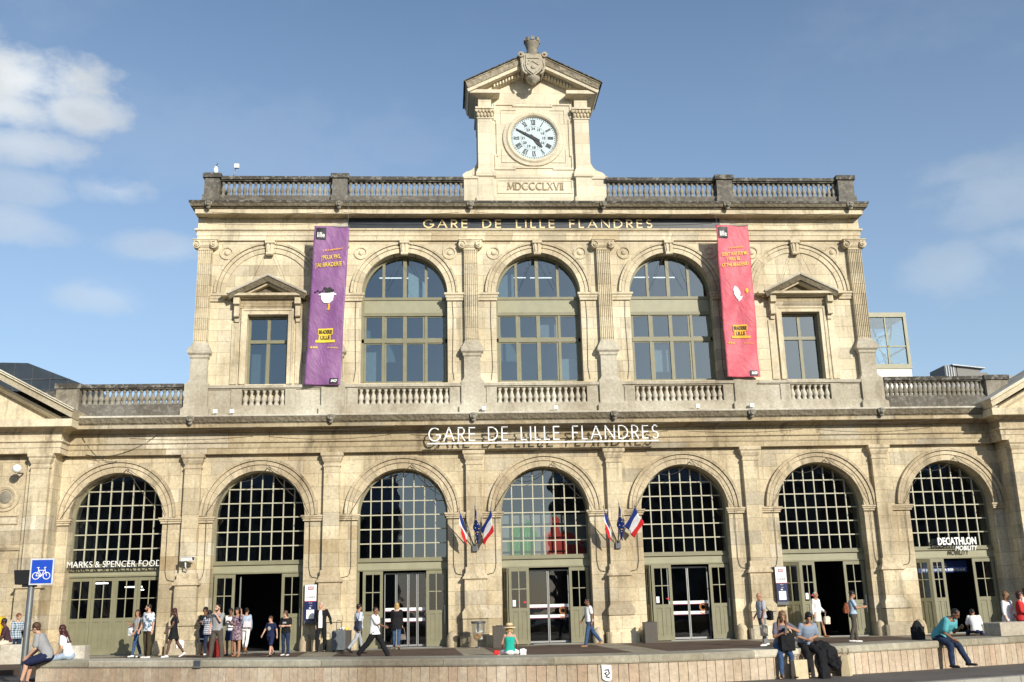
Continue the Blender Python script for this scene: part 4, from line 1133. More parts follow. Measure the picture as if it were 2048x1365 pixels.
# ---- long cloth banners
def cloth_mat(name, base):
    m, t, b = newmat(name)
    c = t.n('ShaderNodeTexCoord').outputs['Object']
    k = t.mapr(t.noise(c, 2.0, 5), .3, .7, .85, 1.12)
    t.link(t.mix(1.0, base, t.comb(k, k, k), 'MULTIPLY'), b.inputs['Base Color'])
    b.inputs['Roughness'].default_value = .55
    bp = t.n('ShaderNodeBump'); bp.inputs['Strength'].default_value = .5; bp.inputs['Distance'].default_value = .08
    x, y, z = t.sep(c)
    t.link(t.noise(t.comb(t.math('ADD', t.math('MULTIPLY', x, 3), z), y, t.math('MULTIPLY', z, 1.6)), 1.6, 5), bp.inputs['Height'])
    t.link(bp.outputs[0], b.inputs['Normal'])
    return m
YEL = plain('yellow print', (.80, .56, .05)); ORA = plain('orange print', (.85, .40, .03))
def banner(x, ztop, h, wd, lean, mat, label, lines, ink):
    b = thing('hanging_banner', label, 'banner', (x, -1.02, ztop), group='long banners hung on the facade')
    nx, nz = 20, 130; vs = []; fs = []
    def pos(u, v):   # u in -1..1 , v 0..1 downwards
        return (u * wd / 2 + lean * v, .42 * v - .05 * sin(6 * v + u) * v + .045 * sin(14 * v + 2.2 * u) + .05 * u * sin(9 * v) + .012 * sin(27 * v + 5 * u) + .03 * sin(5 * u + 3 * v) * v, -h * v)
    for j in range(nz + 1):
        for i in range(nx + 1): vs.append(pos(-1 + 2 * i / nx, j / nz))
    for j in range(nz):
        for i in range(nx):
            a = j * (nx + 1) + i; fs.append((a, a + 1, a + nx + 2, a + nx + 1))
    fo = MB().add(vs, fs, 0, True).build('cloth', mat, b)
    md = fo.modifiers.new('thickness', 'SOLIDIFY'); md.thickness = .006; md.offset = 1
    def patch(q, x0, x1, z0, z1, y=0.0):
        n_, m_ = max(2, int((x1 - x0) / .06)), max(2, int((z1 - z0) / .05))
        q.add([(x0 + (x1 - x0) * i / n_, y, z0 + (z1 - z0) * j / m_) for j in range(m_ + 1) for i in range(n_ + 1)],
              [(j * (n_ + 1) + i, j * (n_ + 1) + i + 1, (j + 1) * (n_ + 1) + i + 1, (j + 1) * (n_ + 1) + i) for j in range(m_) for i in range(n_)])
    def lay(me):   # drape a flat mesh onto the cloth
        for v in me.vertices:
            u_ = v.co.x / (wd / 2); v_ = max(0, min(1, -v.co.z / h)); p = pos(u_, v_)
            v.co = (p[0], p[1] - .034 + v.co.y * .4, v.co.z)
        return me
    for s, size, cx, cz, mt, fit, rot in lines:
        me = text_mesh(s, size, mt, depth=.008, bold=.002)
        xs = [v.co.x for v in me.vertices]; k = fit / (max(xs) - min(xs))
        me.transform(Matrix.Translation((cx, -.03, cz)) @ Matrix.Rotation(R(rot), 4, 'Y') @ Matrix.Diagonal((k, 1, 1, 1)))
        link('lettering', lay(me), b)
    q = MB(); patch(q, -.62, -.22, -.56, -.08); link('logo_patch', lay(q.mesh('logo_patch', M_BLACK)), b)
    me = text_mesh('lille', .30, M_WHITE, depth=.004, bold=.004); xs = [v.co.x for v in me.vertices]; me.transform(Matrix.Translation((-.42, -.04, -.48)) @ Matrix.Diagonal((.30 / (max(xs) - min(xs)), 1, 1, 1))); link('lettering', lay(me), b)
    q = MB(); patch(q, .28, .62, -h + .05, -h + .27); link('logo_patch', lay(q.mesh('logo_patch', M_BLACK)), b)
    me = text_mesh('SNCF', .14, M_WHITE, depth=.004, bold=.006, shear=.2); me.transform(Matrix.Translation((.45, -.04, -h + .11)) @ Matrix.Diagonal((.7, 1, 1, 1))); link('lettering', lay(me), b)
    # yellow event label
    q = MB(); patch(q, -.30, .30, -4.56, -4.30); patch(q, -.26, .22, -4.78, -4.561, -.002); patch(q, -.38, .40, -4.88, -4.781)
    link('event_label', lay(q.mesh('event_label', YEL if ink is YEL else ORA)), b)
    for s, cz, f in (('BRADERIE', -4.52, .54), ('LILLE', -4.75, .38)):
        me = text_mesh(s, .24, M_BLACK, depth=.004, bold=.008); xs = [v.co.x for v in me.vertices]; me.transform(Matrix.Translation((0, -.04, cz)) @ Matrix.Diagonal((f / (max(xs) - min(xs)), 1, .9, 1))); link('lettering', lay(me), b)
    for k in range(3):
        q = MB(); q.box(-.56 + .10 * k, -.49 + .10 * k, -.003, .003, -5.12, -5.05); link('symbol', lay(q.mesh('symbol', ink)), b)
    me = text_mesh('#braderiedelille', .09, ink, depth=.004); me.transform(Matrix.Translation((.33, 0, -5.12)) @ Matrix.Diagonal((.75, 1, 1, 1))); link('lettering', lay(me), b)
    mb = MB(); mb.tube([(-wd / 2 - .02, 0, .01), (wd / 2 + .02, 0, .01)], .016, 6); mb.build('top_bar', M_METAL, b)
    for s in (-1, 1): MB().tube([(s * wd * .46, 0, .02), (s * wd * .46, .20, 1.3)], .006, 4).build('cord', M_METAL, b)
    return b, lay
b1, lay1 = banner(-8.57, 16.84, 6.60, 1.42, -.30, cloth_mat('purple cloth', (.225, .09, .235)), 'long purple banner J\'PEUX PAS J\'AI BRADERIE hanging left of the left arched window', [
    ('3 & 4 septembre !', .12, .10, -1.02, ORA, .80, -8), ("J'PEUX PAS,", .26, .05, -1.40, YEL, .80, -6), ("J'AI BRADERIE !", .26, .02, -1.72, YEL, 1.18, -4)], YEL)
q = MB(); q.prism([(-.28, -2.86), (.26, -2.80), (.22, -3.12), (.08, -3.24), (-.14, -3.24), (-.24, -3.12)], -.006, 0); q.box(-.36, -.27, -.006, 0, -2.94, -2.89); q.box(.24, .34, -.006, 0, -2.90, -2.84)
link('cooking_pot', lay1(q.mesh('cooking_pot', M_WHITE)), b1)
q = MB(); rr = random.Random(3)
for k in range(14): q.prism([(x_ + .07 * cos(a) * 1.2, z_ + .05 * sin(a)) for x_, z_ in [(-.12 + .3 * rr.random(), -2.80 + .18 * rr.random())] for a in [pi / 3 * i for i in range(6)]], -.006 - .0006 * k, 0)
for k in range(4): q.prism([(-.5 + .1 * k + .05 * cos(a), -2.80 + .05 * (k % 2) + .03 * sin(a)) for a in [pi / 3 * i for i in range(6)]], -.006, 0)
link('mussels', lay1(q.mesh('mussels', M_BLACK)), b1)
q = MB(); q.ribbon([(.06, -3.26), (.08, -3.4), (.04, -3.52)], .07, -.006, 0); link('flame', lay1(q.mesh('flame', ORA)), b1)
b2, lay2 = banner(8.26, 16.90, 6.50, 1.40, .10, cloth_mat('coral red cloth', (.58, .10, .135)), 'long coral red banner DON\'T WAIT FOR ME hanging right of the right arched window', [
    ('3 & 4 september', .12, .10, -1.00, ORA, .62, -6), ("DON'T WAIT FOR ME,", .22, .02, -1.32, YEL, 1.10, -4), ("I WILL BE", .22, -.05, -1.55, YEL, .55, -4), ('AT THE BRADERIE !', .22, .0, -1.80, YEL, 1.18, -4)], ORA)
q = MB(); q.prism([(-.10, -2.66), (.02, -2.72), (.14, -2.92), (.10, -3.14), (-.02, -3.2), (-.14, -3.02), (-.18, -2.8)], -.006, 0); q.prism([(.02, -3.02), (.2, -3.1), (.26, -3.02), (.16, -3.22), (.04, -3.3)], -.0066, 0)
link('printed_shell', lay2(q.mesh('printed_shell', M_WHITE)), b2)
q = MB(); q.prism([(.42 + .07 * cos(a), -2.84 + .11 * sin(a)) for a in [pi / 5 * i for i in range(10)]], -.006, 0); link('chip', lay2(q.mesh('chip', ORA)), b2)

# ---- flags on the pilasters
F_BLUE = plain('flag blue', (.012, .03, .19), .7); F_WHITE = plain('flag white', (.78, .77, .75), .7); F_RED = plain('flag red', (.62, .02, .025), .7); F_EU = plain('union blue', (.012, .055, .33), .7); F_STAR = plain('flag gold', (.85, .6, .05))
FW = {-1: 'left', 0: 'middle', 1: 'right'}
for gx, spread, gname in ((-2.83, (0.55, .85, .75), 'between third and fourth arches'), (2.83, (.5, .8, 1.5), 'between fourth and fifth arches')):
    mb = tag(MB().box(-.10, .10, -.12, 0, -.12, .12).build('flag_holder', M_DGREY, None, (gx, -.22, 3.70)), 'small dark three-way flag holder on the pilaster ' + gname, 'bracket', 'flag holders on the pilasters')
    for q_, k in ((-1, 0), (0, 1), (1, 2)):
        eu = q_ == 0
        f = thing('flag', ('blue european flag with gold stars, middle of the trio ' if eu else 'french tricolour flag, %s one of the trio ' % FW[q_]) + gname, 'flag', (gx, -.30, 3.74), group='flags on the pilasters')
        tip = Vector((q_ * .62, -.62, 1.46 - .1 * abs(q_)))
        MB().tube([(0, 0, 0), tip], [.02, .014], 6).build('pole', M_DGREY, f)
        MB().lathe([(0, .0), (.02, .03), (.014, .1), (0, .17)], tip, 6).build('finial', M_DGREY, f)
        # cloth hangs limp from the pole
        n, m_ = 12, 14; vs = []; fs = []; L = .84 if not (gx > 0 and q_ == 1) else .62; mi = []
        sp = spread[k]
        for j in range(m_ + 1):
            base = tip * (1 - .50 * (j / m_))
            for i in range(n + 1):
                t = i / n
                dx_ = sp * t * .34 * (.66 if gx > 0 and q_ == 1 else .62 if eu else .32) + .03 * sin(9 * t + j * .3)
                dz_ = -L * t * (1 - .25 * j / m_)
                vs.append((base.x + dx_ - .05 * (j / m_), base.y + .05 * sin(8 * t + 1.5 * j / m_) * t - .02, base.z + dz_))
        for j in range(m_):
            for i in range(n):
                a = j * (n + 1) + i; fs.append((a, a + 1, a + n + 2, a + n + 1)); mi.append(0 if eu else min(2, i * 3 // n))
        cb = MB(); cb.add(vs, fs, 0, True); cb.mi = mi
        co = cb.build('cloth', [F_EU] if eu else [F_BLUE, F_WHITE, F_RED], f)
        md = co.modifiers.new('thickness', 'SOLIDIFY'); md.thickness = .006
        if eu:
            mb = MB()
            for s_ in range(12):
                a = 2 * pi * s_ / 12; jj = int(7 + 4.5 * sin(a)); ii = int(6 + 3.6 * cos(a)); p = vs[jj * (n + 1) + ii]
                mb.prism([(p[0] + (.024 if z_ % 2 else .010) * cos(z_ * pi / 5), p[2] + (.024 if z_ % 2 else .010) * sin(z_ * pi / 5)) for z_ in range(10)], p[1] - .03, p[1] - .012)
            mb.build('stars', F_STAR, f)

# ---- cameras, spotlights, aerials
def sec_cam(x, y, z, d, label):
    o = thing('security_camera', label, 'camera', (x, y, z), group='white security cameras on the front')
    mb = MB(); mb.box(-.09, .09, -.34, .16, .0, .14); mb.column([(-.11, -.42), (.11, -.42), (.11, .18), (-.11, .18)], .14, .165); o2 = mb.build('housing', M_WHITE, o, (0, 0, 0), R(d))
    MB().lathe([(.05, .0), (.05, .02)], (0, -.34, .07), 10, axis='Y').build('lens', M_BLACK, o2)
    MB().tube([(0, 0, 0), (0, .02, -.2), (0, .28, -.34)], .03, 6).build('bracket', M_WHITE, o)
sec_cam(-13.85, -.62, 3.42, 65, 'white security camera on the pilaster right of the food shop sign')
sec_cam(19.4, -1.45, 3.4, 20, 'white security camera on the right corner pavilion pilaster')
for i, x in enumerate((-13.0, -12.35, -2.4, 0.5, 6.3, 8.55)):
    o = thing('floodlight', ['white floodlight on the cornice left of the parapet balusters', 'white floodlight below the small left window parapet', 'pale floodlight on the cornice by the third pilaster', 'white floodlight on the cornice below the middle window', 'pale floodlight on the cornice below the right arched window', 'pale floodlight on the cornice under the coral banner'][i], 'floodlight', (x, -.72, 9.05), group='floodlights on the cornice')
    MB().box(-.08, .08, -.06, .06, .05, .2).build('housing', M_WHITE, o); MB().box(-.02, .02, -.02, .02, -.01, .05).build('foot', M_DGREY, o)
o = thing('rooftop_aerial', 'thin pole with white box aerial on the top balustrade at the left', 'aerial', (-12.9, -.2, 19.3))
MB().tube([(0, 0, 0), (.12, 0, .55)], .018, 6).build('pole', M_METAL, o); MB().box(.06, .26, -.1, .02, .50, .68).build('white_box', M_WHITE, o)
o = thing('rooftop_camera', 'white dome camera on the left corner pier of the top balustrade', 'camera', (-13.55, -.5, 19.4))
MB().lathe([(.05, 0), (.09, .05), (.10, .2), (.06, .32), (.03, .36)], (0, 0, 0), 10).build('housing', M_WHITE, o); MB().tube([(0, 0, .33), (.06, 0, .5)], .02, 6).build('stub', M_DGREY, o)
o = thing('street_globe_lamp', 'pale globe lamp cut by the left edge high on the pavilion', 'lamp', (-20.05, -1.0, 6.95))
MB().ball((-.1, -.3, 0), (.17, .17, .17)).build('globe', M_WHITE, o); MB().tube([(-.1, .3, -.1), (-.1, -.2, -.15)], .03, 6).build('bracket', M_DGREY, o)

# ---- coloured figures printed on a screen behind the middle arch
scr = thing('printed_screen', 'pale screen with green horned figure and red flute player behind the middle arch', 'screen', (0, 1.5, 3.0))
MB().box(-1.95, 1.95, 0, .04, .2, 2.1).build('panel', plain('grey screen cloth', (.20, .21, .21)), scr)
q = MB()
q.prism([(-1.35, .25), (-.35, .25), (-.28, 1.0), (-.20, 1.3), (-.42, 1.75), (-.62, 1.95), (-.70, 1.7), (-.95, 1.6), (-1.15, 1.75), (-1.3, 1.65), (-1.2, 1.35), (-1.45, 1.0)], -.02, 0)
for k in range(4): q.tube([(-1.2 + .2 * k, -.025, .3), (-1.15 + .17 * k, -.025, .9), (-.9 + .12 * k, -.025, 1.4)], .012, 4, 1)
q.build('green_figure', [plain('green print', (.02, .22, .02)), plain('pale green print', (.3, .5, .3))], scr)
q = MB()
q.prism([(.15, .25), (1.75, .25), (1.8, .7), (1.5, .9), (1.1, .85), (.9, 1.0), (1.05, 1.15), (1.3, 1.05), (1.7, .85), (1.72, .92), (1.25, 1.3), (.95, 1.45), (.75, 1.35), (.68, 1.6), (.75, 1.9), (.6, 2.05), (.35, 2.0), (.3, 1.75), (.38, 1.5), (.05, 1.25), (.1, .9)], -.02, 0)
q.build('red_figure', plain('red print', (.42, .025, .015)), scr)

# ================================================================== GROUND AND LEDGE
def paving(name, col, scale=1.0, block=None, vary=.2):
    m, t, b = newmat(name)
    pos = t.n('ShaderNodeNewGeometry').outputs['Position']
    k = t.mapr(t.noise(pos, 0.7 * scale, 6, .6), .3, .7, .72, 1.2); k2 = t.mapr(t.noise(pos, 60, 3), .3, .7, .8, 1.2)
    c = t.mix(1.0, col, t.comb(k, k, k), 'MULTIPLY'); c = t.mix(1.0, c, t.comb(k2, k2, k2), 'MULTIPLY')
    spot = t.mapr(t.noise(pos, 4, 4, .7), .62, .70, 0, .5, True)
    c = t.mix(spot, c, (col[0] * .4, col[1] * .4, col[2] * .4))
    if block:
        x, y, z = t.sep(pos)
        br = t.n('ShaderNodeTexBrick'); t.link(t.comb(x, y, 0.0), br.inputs['Vector'])
        for kk, v in (('Scale', 1.0), ('Mortar Size', .008), ('Brick Width', block[0]), ('Row Height', block[1])): br.inputs[kk].default_value = v
        br.inputs['Color1'].default_value = (1.1, 1.1, 1.1, 1); br.inputs['Color2'].default_value = (1 - vary,) * 3 + (1,); br.inputs['Mortar'].default_value = (.5, .5, .5, 1)
        c = t.mix(1.0, c, br.outputs['Color'], 'MULTIPLY')
    t.link(c, b.inputs['Base Color']); b.inputs['Roughness'].default_value = .85; b.inputs['Specular IOR Level'].default_value = .25
    bp = t.n('ShaderNodeBump'); bp.inputs['Strength'].default_value = .4; bp.inputs['Distance'].default_value = .01
    t.link(t.noise(pos, 70, 4), bp.inputs['Height']); t.link(bp.outputs[0], b.inputs['Normal'])
    return m
M_PAVE = paving('brown paving', (.125, .085, .062), 1, (.4, .2))
M_BAND = paving('pale paving band', (.33, .285, .205), 1, (.5, .3))
M_ASPH = paving('warm grey asphalt', (.13, .115, .10))
M_ROAD = paving('road asphalt', (.075, .073, .072))
M_KERB = paving('kerb stone', (.36, .34, .29), 1, (1.0, 5))

CTRL = [(-13.75, -14.75), (-12.0, -15.6), (-9.9, -16.62), (-6.8, -18.05), (-3.9, -19.25), (-2.0, -19.85), (-.3, -20.05), (1.2, -19.85), (3.0, -19.22), (5.8, -17.98), (8.0, -16.92), (10.5, -15.68), (14.0, -13.9), (19.0, -11.4)]
def catmull(P, n=6):
    out = []
    for i in range(len(P) - 1):
        p0 = P[max(i - 1, 0)]; p1 = P[i]; p2 = P[i + 1]; p3 = P[min(i + 2, len(P) - 1)]
        for k in range(n):
            t = k / n
            out.append(tuple(.5 * (2 * p1[j] + (p2[j] - p0[j]) * t + (2 * p0[j] - 5 * p1[j] + 4 * p2[j] - p3[j]) * t * t + (3 * p1[j] - p0[j] - 3 * p2[j] + p3[j]) * t ** 3) for j in (0, 1)))
    return out + [P[-1]]
LP = catmull(CTRL)
def offset(P, d):
    out = []
    for i, p in enumerate(P):
        a = P[max(i - 1, 0)]; b = P[min(i + 1, len(P) - 1)]; t = Vector((b[0] - a[0], b[1] - a[1])).normalized()
        out.append((p[0] + t.y * d, p[1] - t.x * d))
    return out
def gz(x): return max(-.20, min(-.02, -.11 - .0069 * x))
# big ground sheet (the road level), forecourt, pavement
mb = MB(); xs = [-900, -60, -20, -13, -6, 0, 6, 13, 20, 60, 900]; ys = [-900, -60, -10, 40, 900]
vs = [(x, y, gz(x) - .13) for y in ys for x in xs]; n = len(xs)
mb.add(vs, [(j * n + i, j * n + i + 1, (j + 1) * n + i + 1, (j + 1) * n + i) for j in range(len(ys) - 1) for i in range(n - 1)])
tag(mb.build('road', M_ROAD), kind='structure')
mb = MB()
pl = [(-60, -8.6), (-15.2, -8.6), (-14.2, -13.9)] + [p for p in offset(LP, -.5)] + [(60, 6), (60, 1), (-60, 1)]
mb.column(pl, -.6, 0.0)
tag(mb.build('forecourt', M_PAVE), kind='structure')
mb = MB()
for (x, w_) in ((-8.2, .5), (-2.85, .42), (2.3, .45), (8.3, .5), (-13.9, .5), (13.9, .5)):
    mb.add([(x - w_ - .4, -1.2, .004), (x + w_ - .2, -1.2, .004), (x + w_ + .25, -13.0, .004), (x - w_ + .05, -13.0, .004)], [(0, 1, 2, 3)])
mb.add([(-60, -1.15, .005), (60, -1.15, .005), (60, .6, .005), (-60, .6, .005)], [(0, 1, 2, 3)])
tag(mb.build('paving_bands', M_BAND), kind='structure')
EXT = [(-60, -9.0), (-30, -9.0), (-17.5, -12.6)] + LP
mb = MB(); o1 = EXT; o2 = offset(EXT, 2.35); n = len(EXT)
mb.add([(x, y, gz(x)) for x, y in o1] + [(x, y, gz(x)) for x, y in o2] + [(x, y, gz(x) - .13) for x, y in o2], [(i, i + 1, n + i + 1, n + i) for i in range(n - 1)] + [(n + i, n + i + 1, 2 * n + i + 1, 2 * n + i) for i in range(n - 1)])
tag(mb.build('pavement', M_ASPH), kind='structure')
mb = MB(); k1 = offset(EXT, 2.354); k2 = offset(EXT, 2.56)
mb.add([(x, y, gz(x) + .004) for x, y in k1] + [(x, y, gz(x) + .004) for x, y in k2] + [(x, y, gz(x) - .14) for x, y in k2] + [(x, y, gz(x) - .14) for x, y in k1], [(a + i, a + i + 1, (a + n) % (4 * n) + i + 1, (a + n) % (4 * n) + i) for a in (0, n, 2 * n, 3 * n) for i in range(n - 1)])
tag(mb.build('kerb', M_KERB), kind='structure')
# the long curved stone bench
bw = thing('stone_bench', 'long curved stone bench wall with grey slab top and beige upright cladding', 'bench', (0, 0, 0))
mb = MB()
mb.sweep(LP, [(0, .30), (.012, .33), (.012, .42), (-.02, .45), (-1.12, .45), (-1.15, .40), (-1.15, -.3), (-1.1, -.3), (-1.1, .30)], HOR)
mb.build('slab', S_LEDGE, bw)
# cladding: upright stones with open joints
L = [0.0]
for a, b in zip(LP, LP[1:]): L.append(L[-1] + sqrt((b[0] - a[0]) ** 2 + (b[1] - a[1]) ** 2))
def at_len(d):
    for i in range(len(L) - 1):
        if d <= L[i + 1] or i == len(L) - 2:
            t = (d - L[i]) / (L[i + 1] - L[i]); a, b = LP[i], LP[i + 1]
            return Vector((a[0] + (b[0] - a[0]) * t, a[1] + (b[1] - a[1]) * t, 0)), Vector((b[0] - a[0], b[1] - a[1], 0)).normalized()
m_cl = []
for k, cc_ in enumerate(((.56, .46, .335), (.51, .41, .30), (.59, .50, .38), (.53, .405, .29))):
    m_cl.append(stone('beige upright stone %s' % 'abcd'[k], cc_, None, .3, dirt=(.12, .09, .06)))
mb = MB(); d = 0.02; rr = random.Random(5)
while d < L[-1] - .3:
    wd = .203; p, t = at_len(d + wd / 2); nn = Vector((t.y, -t.x, 0))
    o = .012 * rr.random(); q = rr.randrange(4)
    a = p - t * (wd / 2 - .006) - nn * (.03 - o * .4); b = p + t * (wd / 2 - .006) - nn * (.03 - o * .4); c_ = b - nn * .2; e = a - nn * .2
    mb.column([(a.x, a.y), (b.x, b.y), (c_.x, c_.y), (e.x, e.y)], -.35, .298, q)
    d += wd
mb.build('cladding', m_cl, bw)
mb = MB(); mb.sweep(LP, [(-.10, -.35), (-.10, .296), (-.3, .296), (-.3, -.35)], HOR); mb.build('backing', plain('joint shadow', (.06, .05, .04)), bw)

def cube(x, y, z, w_, d_, h, label, rz=0.0):
    mb = MB(); e = .02
    mb.column([(-w_ / 2, -d_ / 2), (w_ / 2, -d_ / 2), (w_ / 2, d_ / 2), (-w_ / 2, d_ / 2)], 0, h - e)
    mb.column([(-w_ / 2, -d_ / 2), (w_ / 2, -d_ / 2), (w_ / 2, d_ / 2), (-w_ / 2, d_ / 2)], h - e, h, 0, [(-w_ / 2 + e, -d_ / 2 + e), (w_ / 2 - e, -d_ / 2 + e), (w_ / 2 - e, d_ / 2 - e), (-w_ / 2 + e, d_ / 2 - e)])
    tag(mb.build('stone_block', S_CUBE, None, (x, y, z), rz), label, 'stone block', 'pale stone seating blocks')
cube(-18.35, -4.3, 0, .78, .6, .62, 'pale stone block below the plaid-shirted woman, second from the left edge')
cube(-19.22, -4.35, 0, .86, .6, .56, 'stone block cut by the left edge, behind the man in the cap')
cube(-15.85, -5.7, 0, .60, .5, .57, 'lone pale stone cube right of the seated couple')
cube(10.05, -15.2, .45, 1.1, .5, .32, 'low stone block on the bench slab at the right edge', R(20))

# ================================================================== STREET OBJECTS
o = thing('bicycle_sign', 'blue square bicycle sign on a tall grey post with a black box behind', 'road sign', (-13.95, -14.9, -.05))
MB().lathe([(.075, 0), (.075, 2.32), (.07, 2.33)], (0, 0, 0), 14).build('post', plain('grey galvanised post', (.14, .15, .15), .5, .4), o)
q = MB(); q.box(-.02, .52, -.16, -.10, 2.26, 2.88); q.build('plate_edge', plain('pale grey sheet', (.55, .56, .56), .4), o, (0, 0, 0), R(6))
q = MB(); q.box(.015, .485, -.168, -.161, 2.295, 2.845); q.build('blue_plate', M_BLUE, o, (0, 0, 0), R(6))
q = MB(); ya, yb_ = -.178, -.169
for x in (.13, .37): q.sweep(arc(x, 2.47, .078, 18, 0, 2 * pi)[:-1], [(-.008, -ya), (.008, -ya), (.008, -yb_), (-.008, -yb_)], lambda u, v, b: (u, -b, v), closed=True)
for k, ln in enumerate(([(.13, 2.47), (.185, 2.60), (.31, 2.60), (.25, 2.47), (.185, 2.60)], [(.25, 2.47), (.13, 2.47)], [(.37, 2.47), (.315, 2.66)], [(.30, 2.66), (.35, 2.675)], [(.185, 2.60), (.17, 2.66)], [(.14, 2.665), (.20, 2.665)], [(.22, 2.44), (.28, 2.50)])):
    q.ribbon(ln, .014, ya - .0005 * k, yb_)
q.build('bicycle_symbol', M_WHITE, o, (0, 0, 0), R(6))
q = MB(); q.column([(-.36, -.08), (.0, -.08), (.0, .22), (-.36, .22)], 2.28, 2.62, 0, [(-.40, -.10), (.0, -.10), (.0, .24), (-.40, .24)]); q.box(-.2, .1, -.05, .1, 2.22, 2.28)
q.build('black_box', M_BLACK, o)

o = thing('post_box', 'yellow wall post box on the left pavilion at the left edge', 'post box', (-20.55, -.82, .85))
q = MB(); q.prism([(-.36, 0), (.36, 0), (.36, .62), (.30, .70), (-.30, .70), (-.36, .62)], -.35, 0); q.build('body', M_YELLOW, o)
MB().box(-.26, .26, -.365, -.35, .46, .58).build('slot', M_BLACK, o); MB().prism([(-.22, .12), (.1, .1), (.25, .22), (.02, .28), (-.2, .24)], -.362, -.351).build('logo_patch', M_NAVY, o)

def litter():
    o = thing('litter_bin', 'clear plastic bag litter bin with grey rim hanging on a post at the third pilaster', 'litter bin', (-2.78, -1.55, 0))
    MB().lathe([(.25, .88), (.27, .88), (.27, .96), (.25, .96), (.25, .88)], (0, 0, 0), 18).build('rim', M_DGREY, o)
    q = MB(); q.lathe([(.24, .9), (.235, .7), (.22, .5), (.18, .34), (.10, .25), (0, .24)], (0, 0, 0), 16)
    for i, v in enumerate(q.v):
        k = 1 + .06 * noise.noise(Vector(v) * 9); q.v[i] = (v[0] * k, v[1] * k, v[2])
    q.build('bag', G_BAG, o)
    q = MB(); rr = random.Random(2)
    for k in range(9): q.ball((rr.uniform(-.09, .09), rr.uniform(-.09, .09), .34 + .03 * k), (.09, .08, .06), k % 2, 8, 6)
    q.build('rubbish', [M_PAPER, plain('orange wrapper', (.6, .28, .08))], o)
    MB().tube([(0, .18, 0), (0, .20, .9)], .035, 8).build('post', M_DGREY, o); MB().lathe([(.13, 0), (.13, .03), (.04, .05)], (0, .18, 0), 12).build('foot', M_DGREY, o)
litter()
def box_bin(x, y, h, label, top=False):
    o = thing('ash_bin', label, 'bin', (x, y, 0), group='dark grey box bins by the doors')
    mb = MB(); mb.box(-.24, .24, -.24, .24, 0, h); mb.box(-.25, .25, -.25, .25, h, h + .03); mb.build('case', plain('bronze grey steel', (.075, .065, .055), .5, .3), o)
    if top:
        q = MB(); rr = random.Random(1)
        for k in range(4): q.ball((rr.uniform(-.15, .15), rr.uniform(-.12, .12), h + .08), (.1, .09, .07), k % 2, 8, 6)
        q.build('rubbish', [M_PAPER, plain('yellow wrapper', (.75, .5, .08))], o)
    else: MB().lathe([(.12, h + .03), (.12, h + .05), (.1, h + .05)], (0, 0, 0), 12).build('ash_tray', M_BLACK, o)
box_bin(-7.75, -1.2, .72, 'dark grey box bin with rubbish on top beside the third doorway', True)
box_bin(-2.0, -1.35, .74, 'dark grey box bin left of the middle doorway behind the sunhat woman')
box_bin(3.75, -1.1, .74, 'dark grey box bin left of the doorway right of centre')

def suitcase(x, y, h, mat, label, tilt=0.0, rz=0.0, handle=True):
    o = thing('suitcase', label, 'suitcase', (x, y, 0), rz); o.rotation_euler = (0, R(tilt), rz)
    mb = MB(); hw, d_ = .25, .14
    r_ = .07; pr = []
    for cx_, cz_, a0 in ((hw - r_, h - r_, 0), (-hw + r_, h - r_, 90), (-hw + r_, .07 + r_, 180), (hw - r_, .07 + r_, 270)):
        pr += [(cx_ + r_ * cos(R(a0 + 18 * k)), cz_ + r_ * sin(R(a0 + 18 * k))) for k in range(6)]
    mb.prism(pr, -d_, d_)
    for k in range(-2, 3): mb.box(k * .085 - .018, k * .085 + .018, -d_ - .014, d_ + .014, .15, h - .08)
    mb.build('shell', mat, o)
    for sx_ in (-1, 1):
        for sy_ in (-1, 1): MB().lathe([(.035, -.015), (.035, .015)], (sx_ * .18, sy_ * .1, .035), 10, axis='X').build('wheel', M_BLACK, o)
    if handle:
        q = MB(); q.tube([(-.09, 0, h), (-.09, 0, h + .32), (-.07, 0, h + .35), (.07, 0, h + .35), (.09, 0, h + .32), (.09, 0, h)], .012, 6); q.build('handle', M_DGREY, o)
    q = MB(); q.tube([(-.08, -.02, h), (-.05, -.03, h + .03), (.05, -.03, h + .03), (.08, -.02, h)], .014, 6); q.build('grip', M_BLACK, o)
    return o
suitcase(-7.93, -1.45, .76, plain('glossy grey shell', (.13, .145, .155), .22, 0.1), 'large glossy grey wheeled suitcase beside the man in the black jacket')
suitcase(-11.75, -4.15, .62, plain('dark red fabric', (.26, .018, .014), .7), 'red suitcase leaning behind the bearded man', -14, R(60), False)

# poster on the bench front
p, t = at_len(15.35)
i0 = min(range(len(LP)), key=lambda k: abs(LP[k][0] + .93)); p = Vector((LP[i0][0], LP[i0][1], 0)); t = (Vector(LP[i0 + 1]) - Vector(LP[i0 - 1])).normalized()
o = thing('torn_poster', 'small torn white poster with a black mark pasted on the bench front', 'poster', (p.x, p.y, 0), atan2(t.y, t.x))
MB().prism([(-.10, .285), (.09, .27), (.095, .12), (.085, .0), (.04, -.03), (-.03, -.02), (-.09, .02), (-.095, .15)], -.006, .03).build('paper', M_PAPER, o)
q = MB(); q.ribbon([(-.04, .18), (.03, .19), (.05, .12), (.0, .08), (-.04, .12), (.0, .14)], .02, -.012, -.006); q.ribbon([(-.03, .06), (.05, .04)], .02, -.012, -.006); q.build('black_mark', M_BLACK, o)

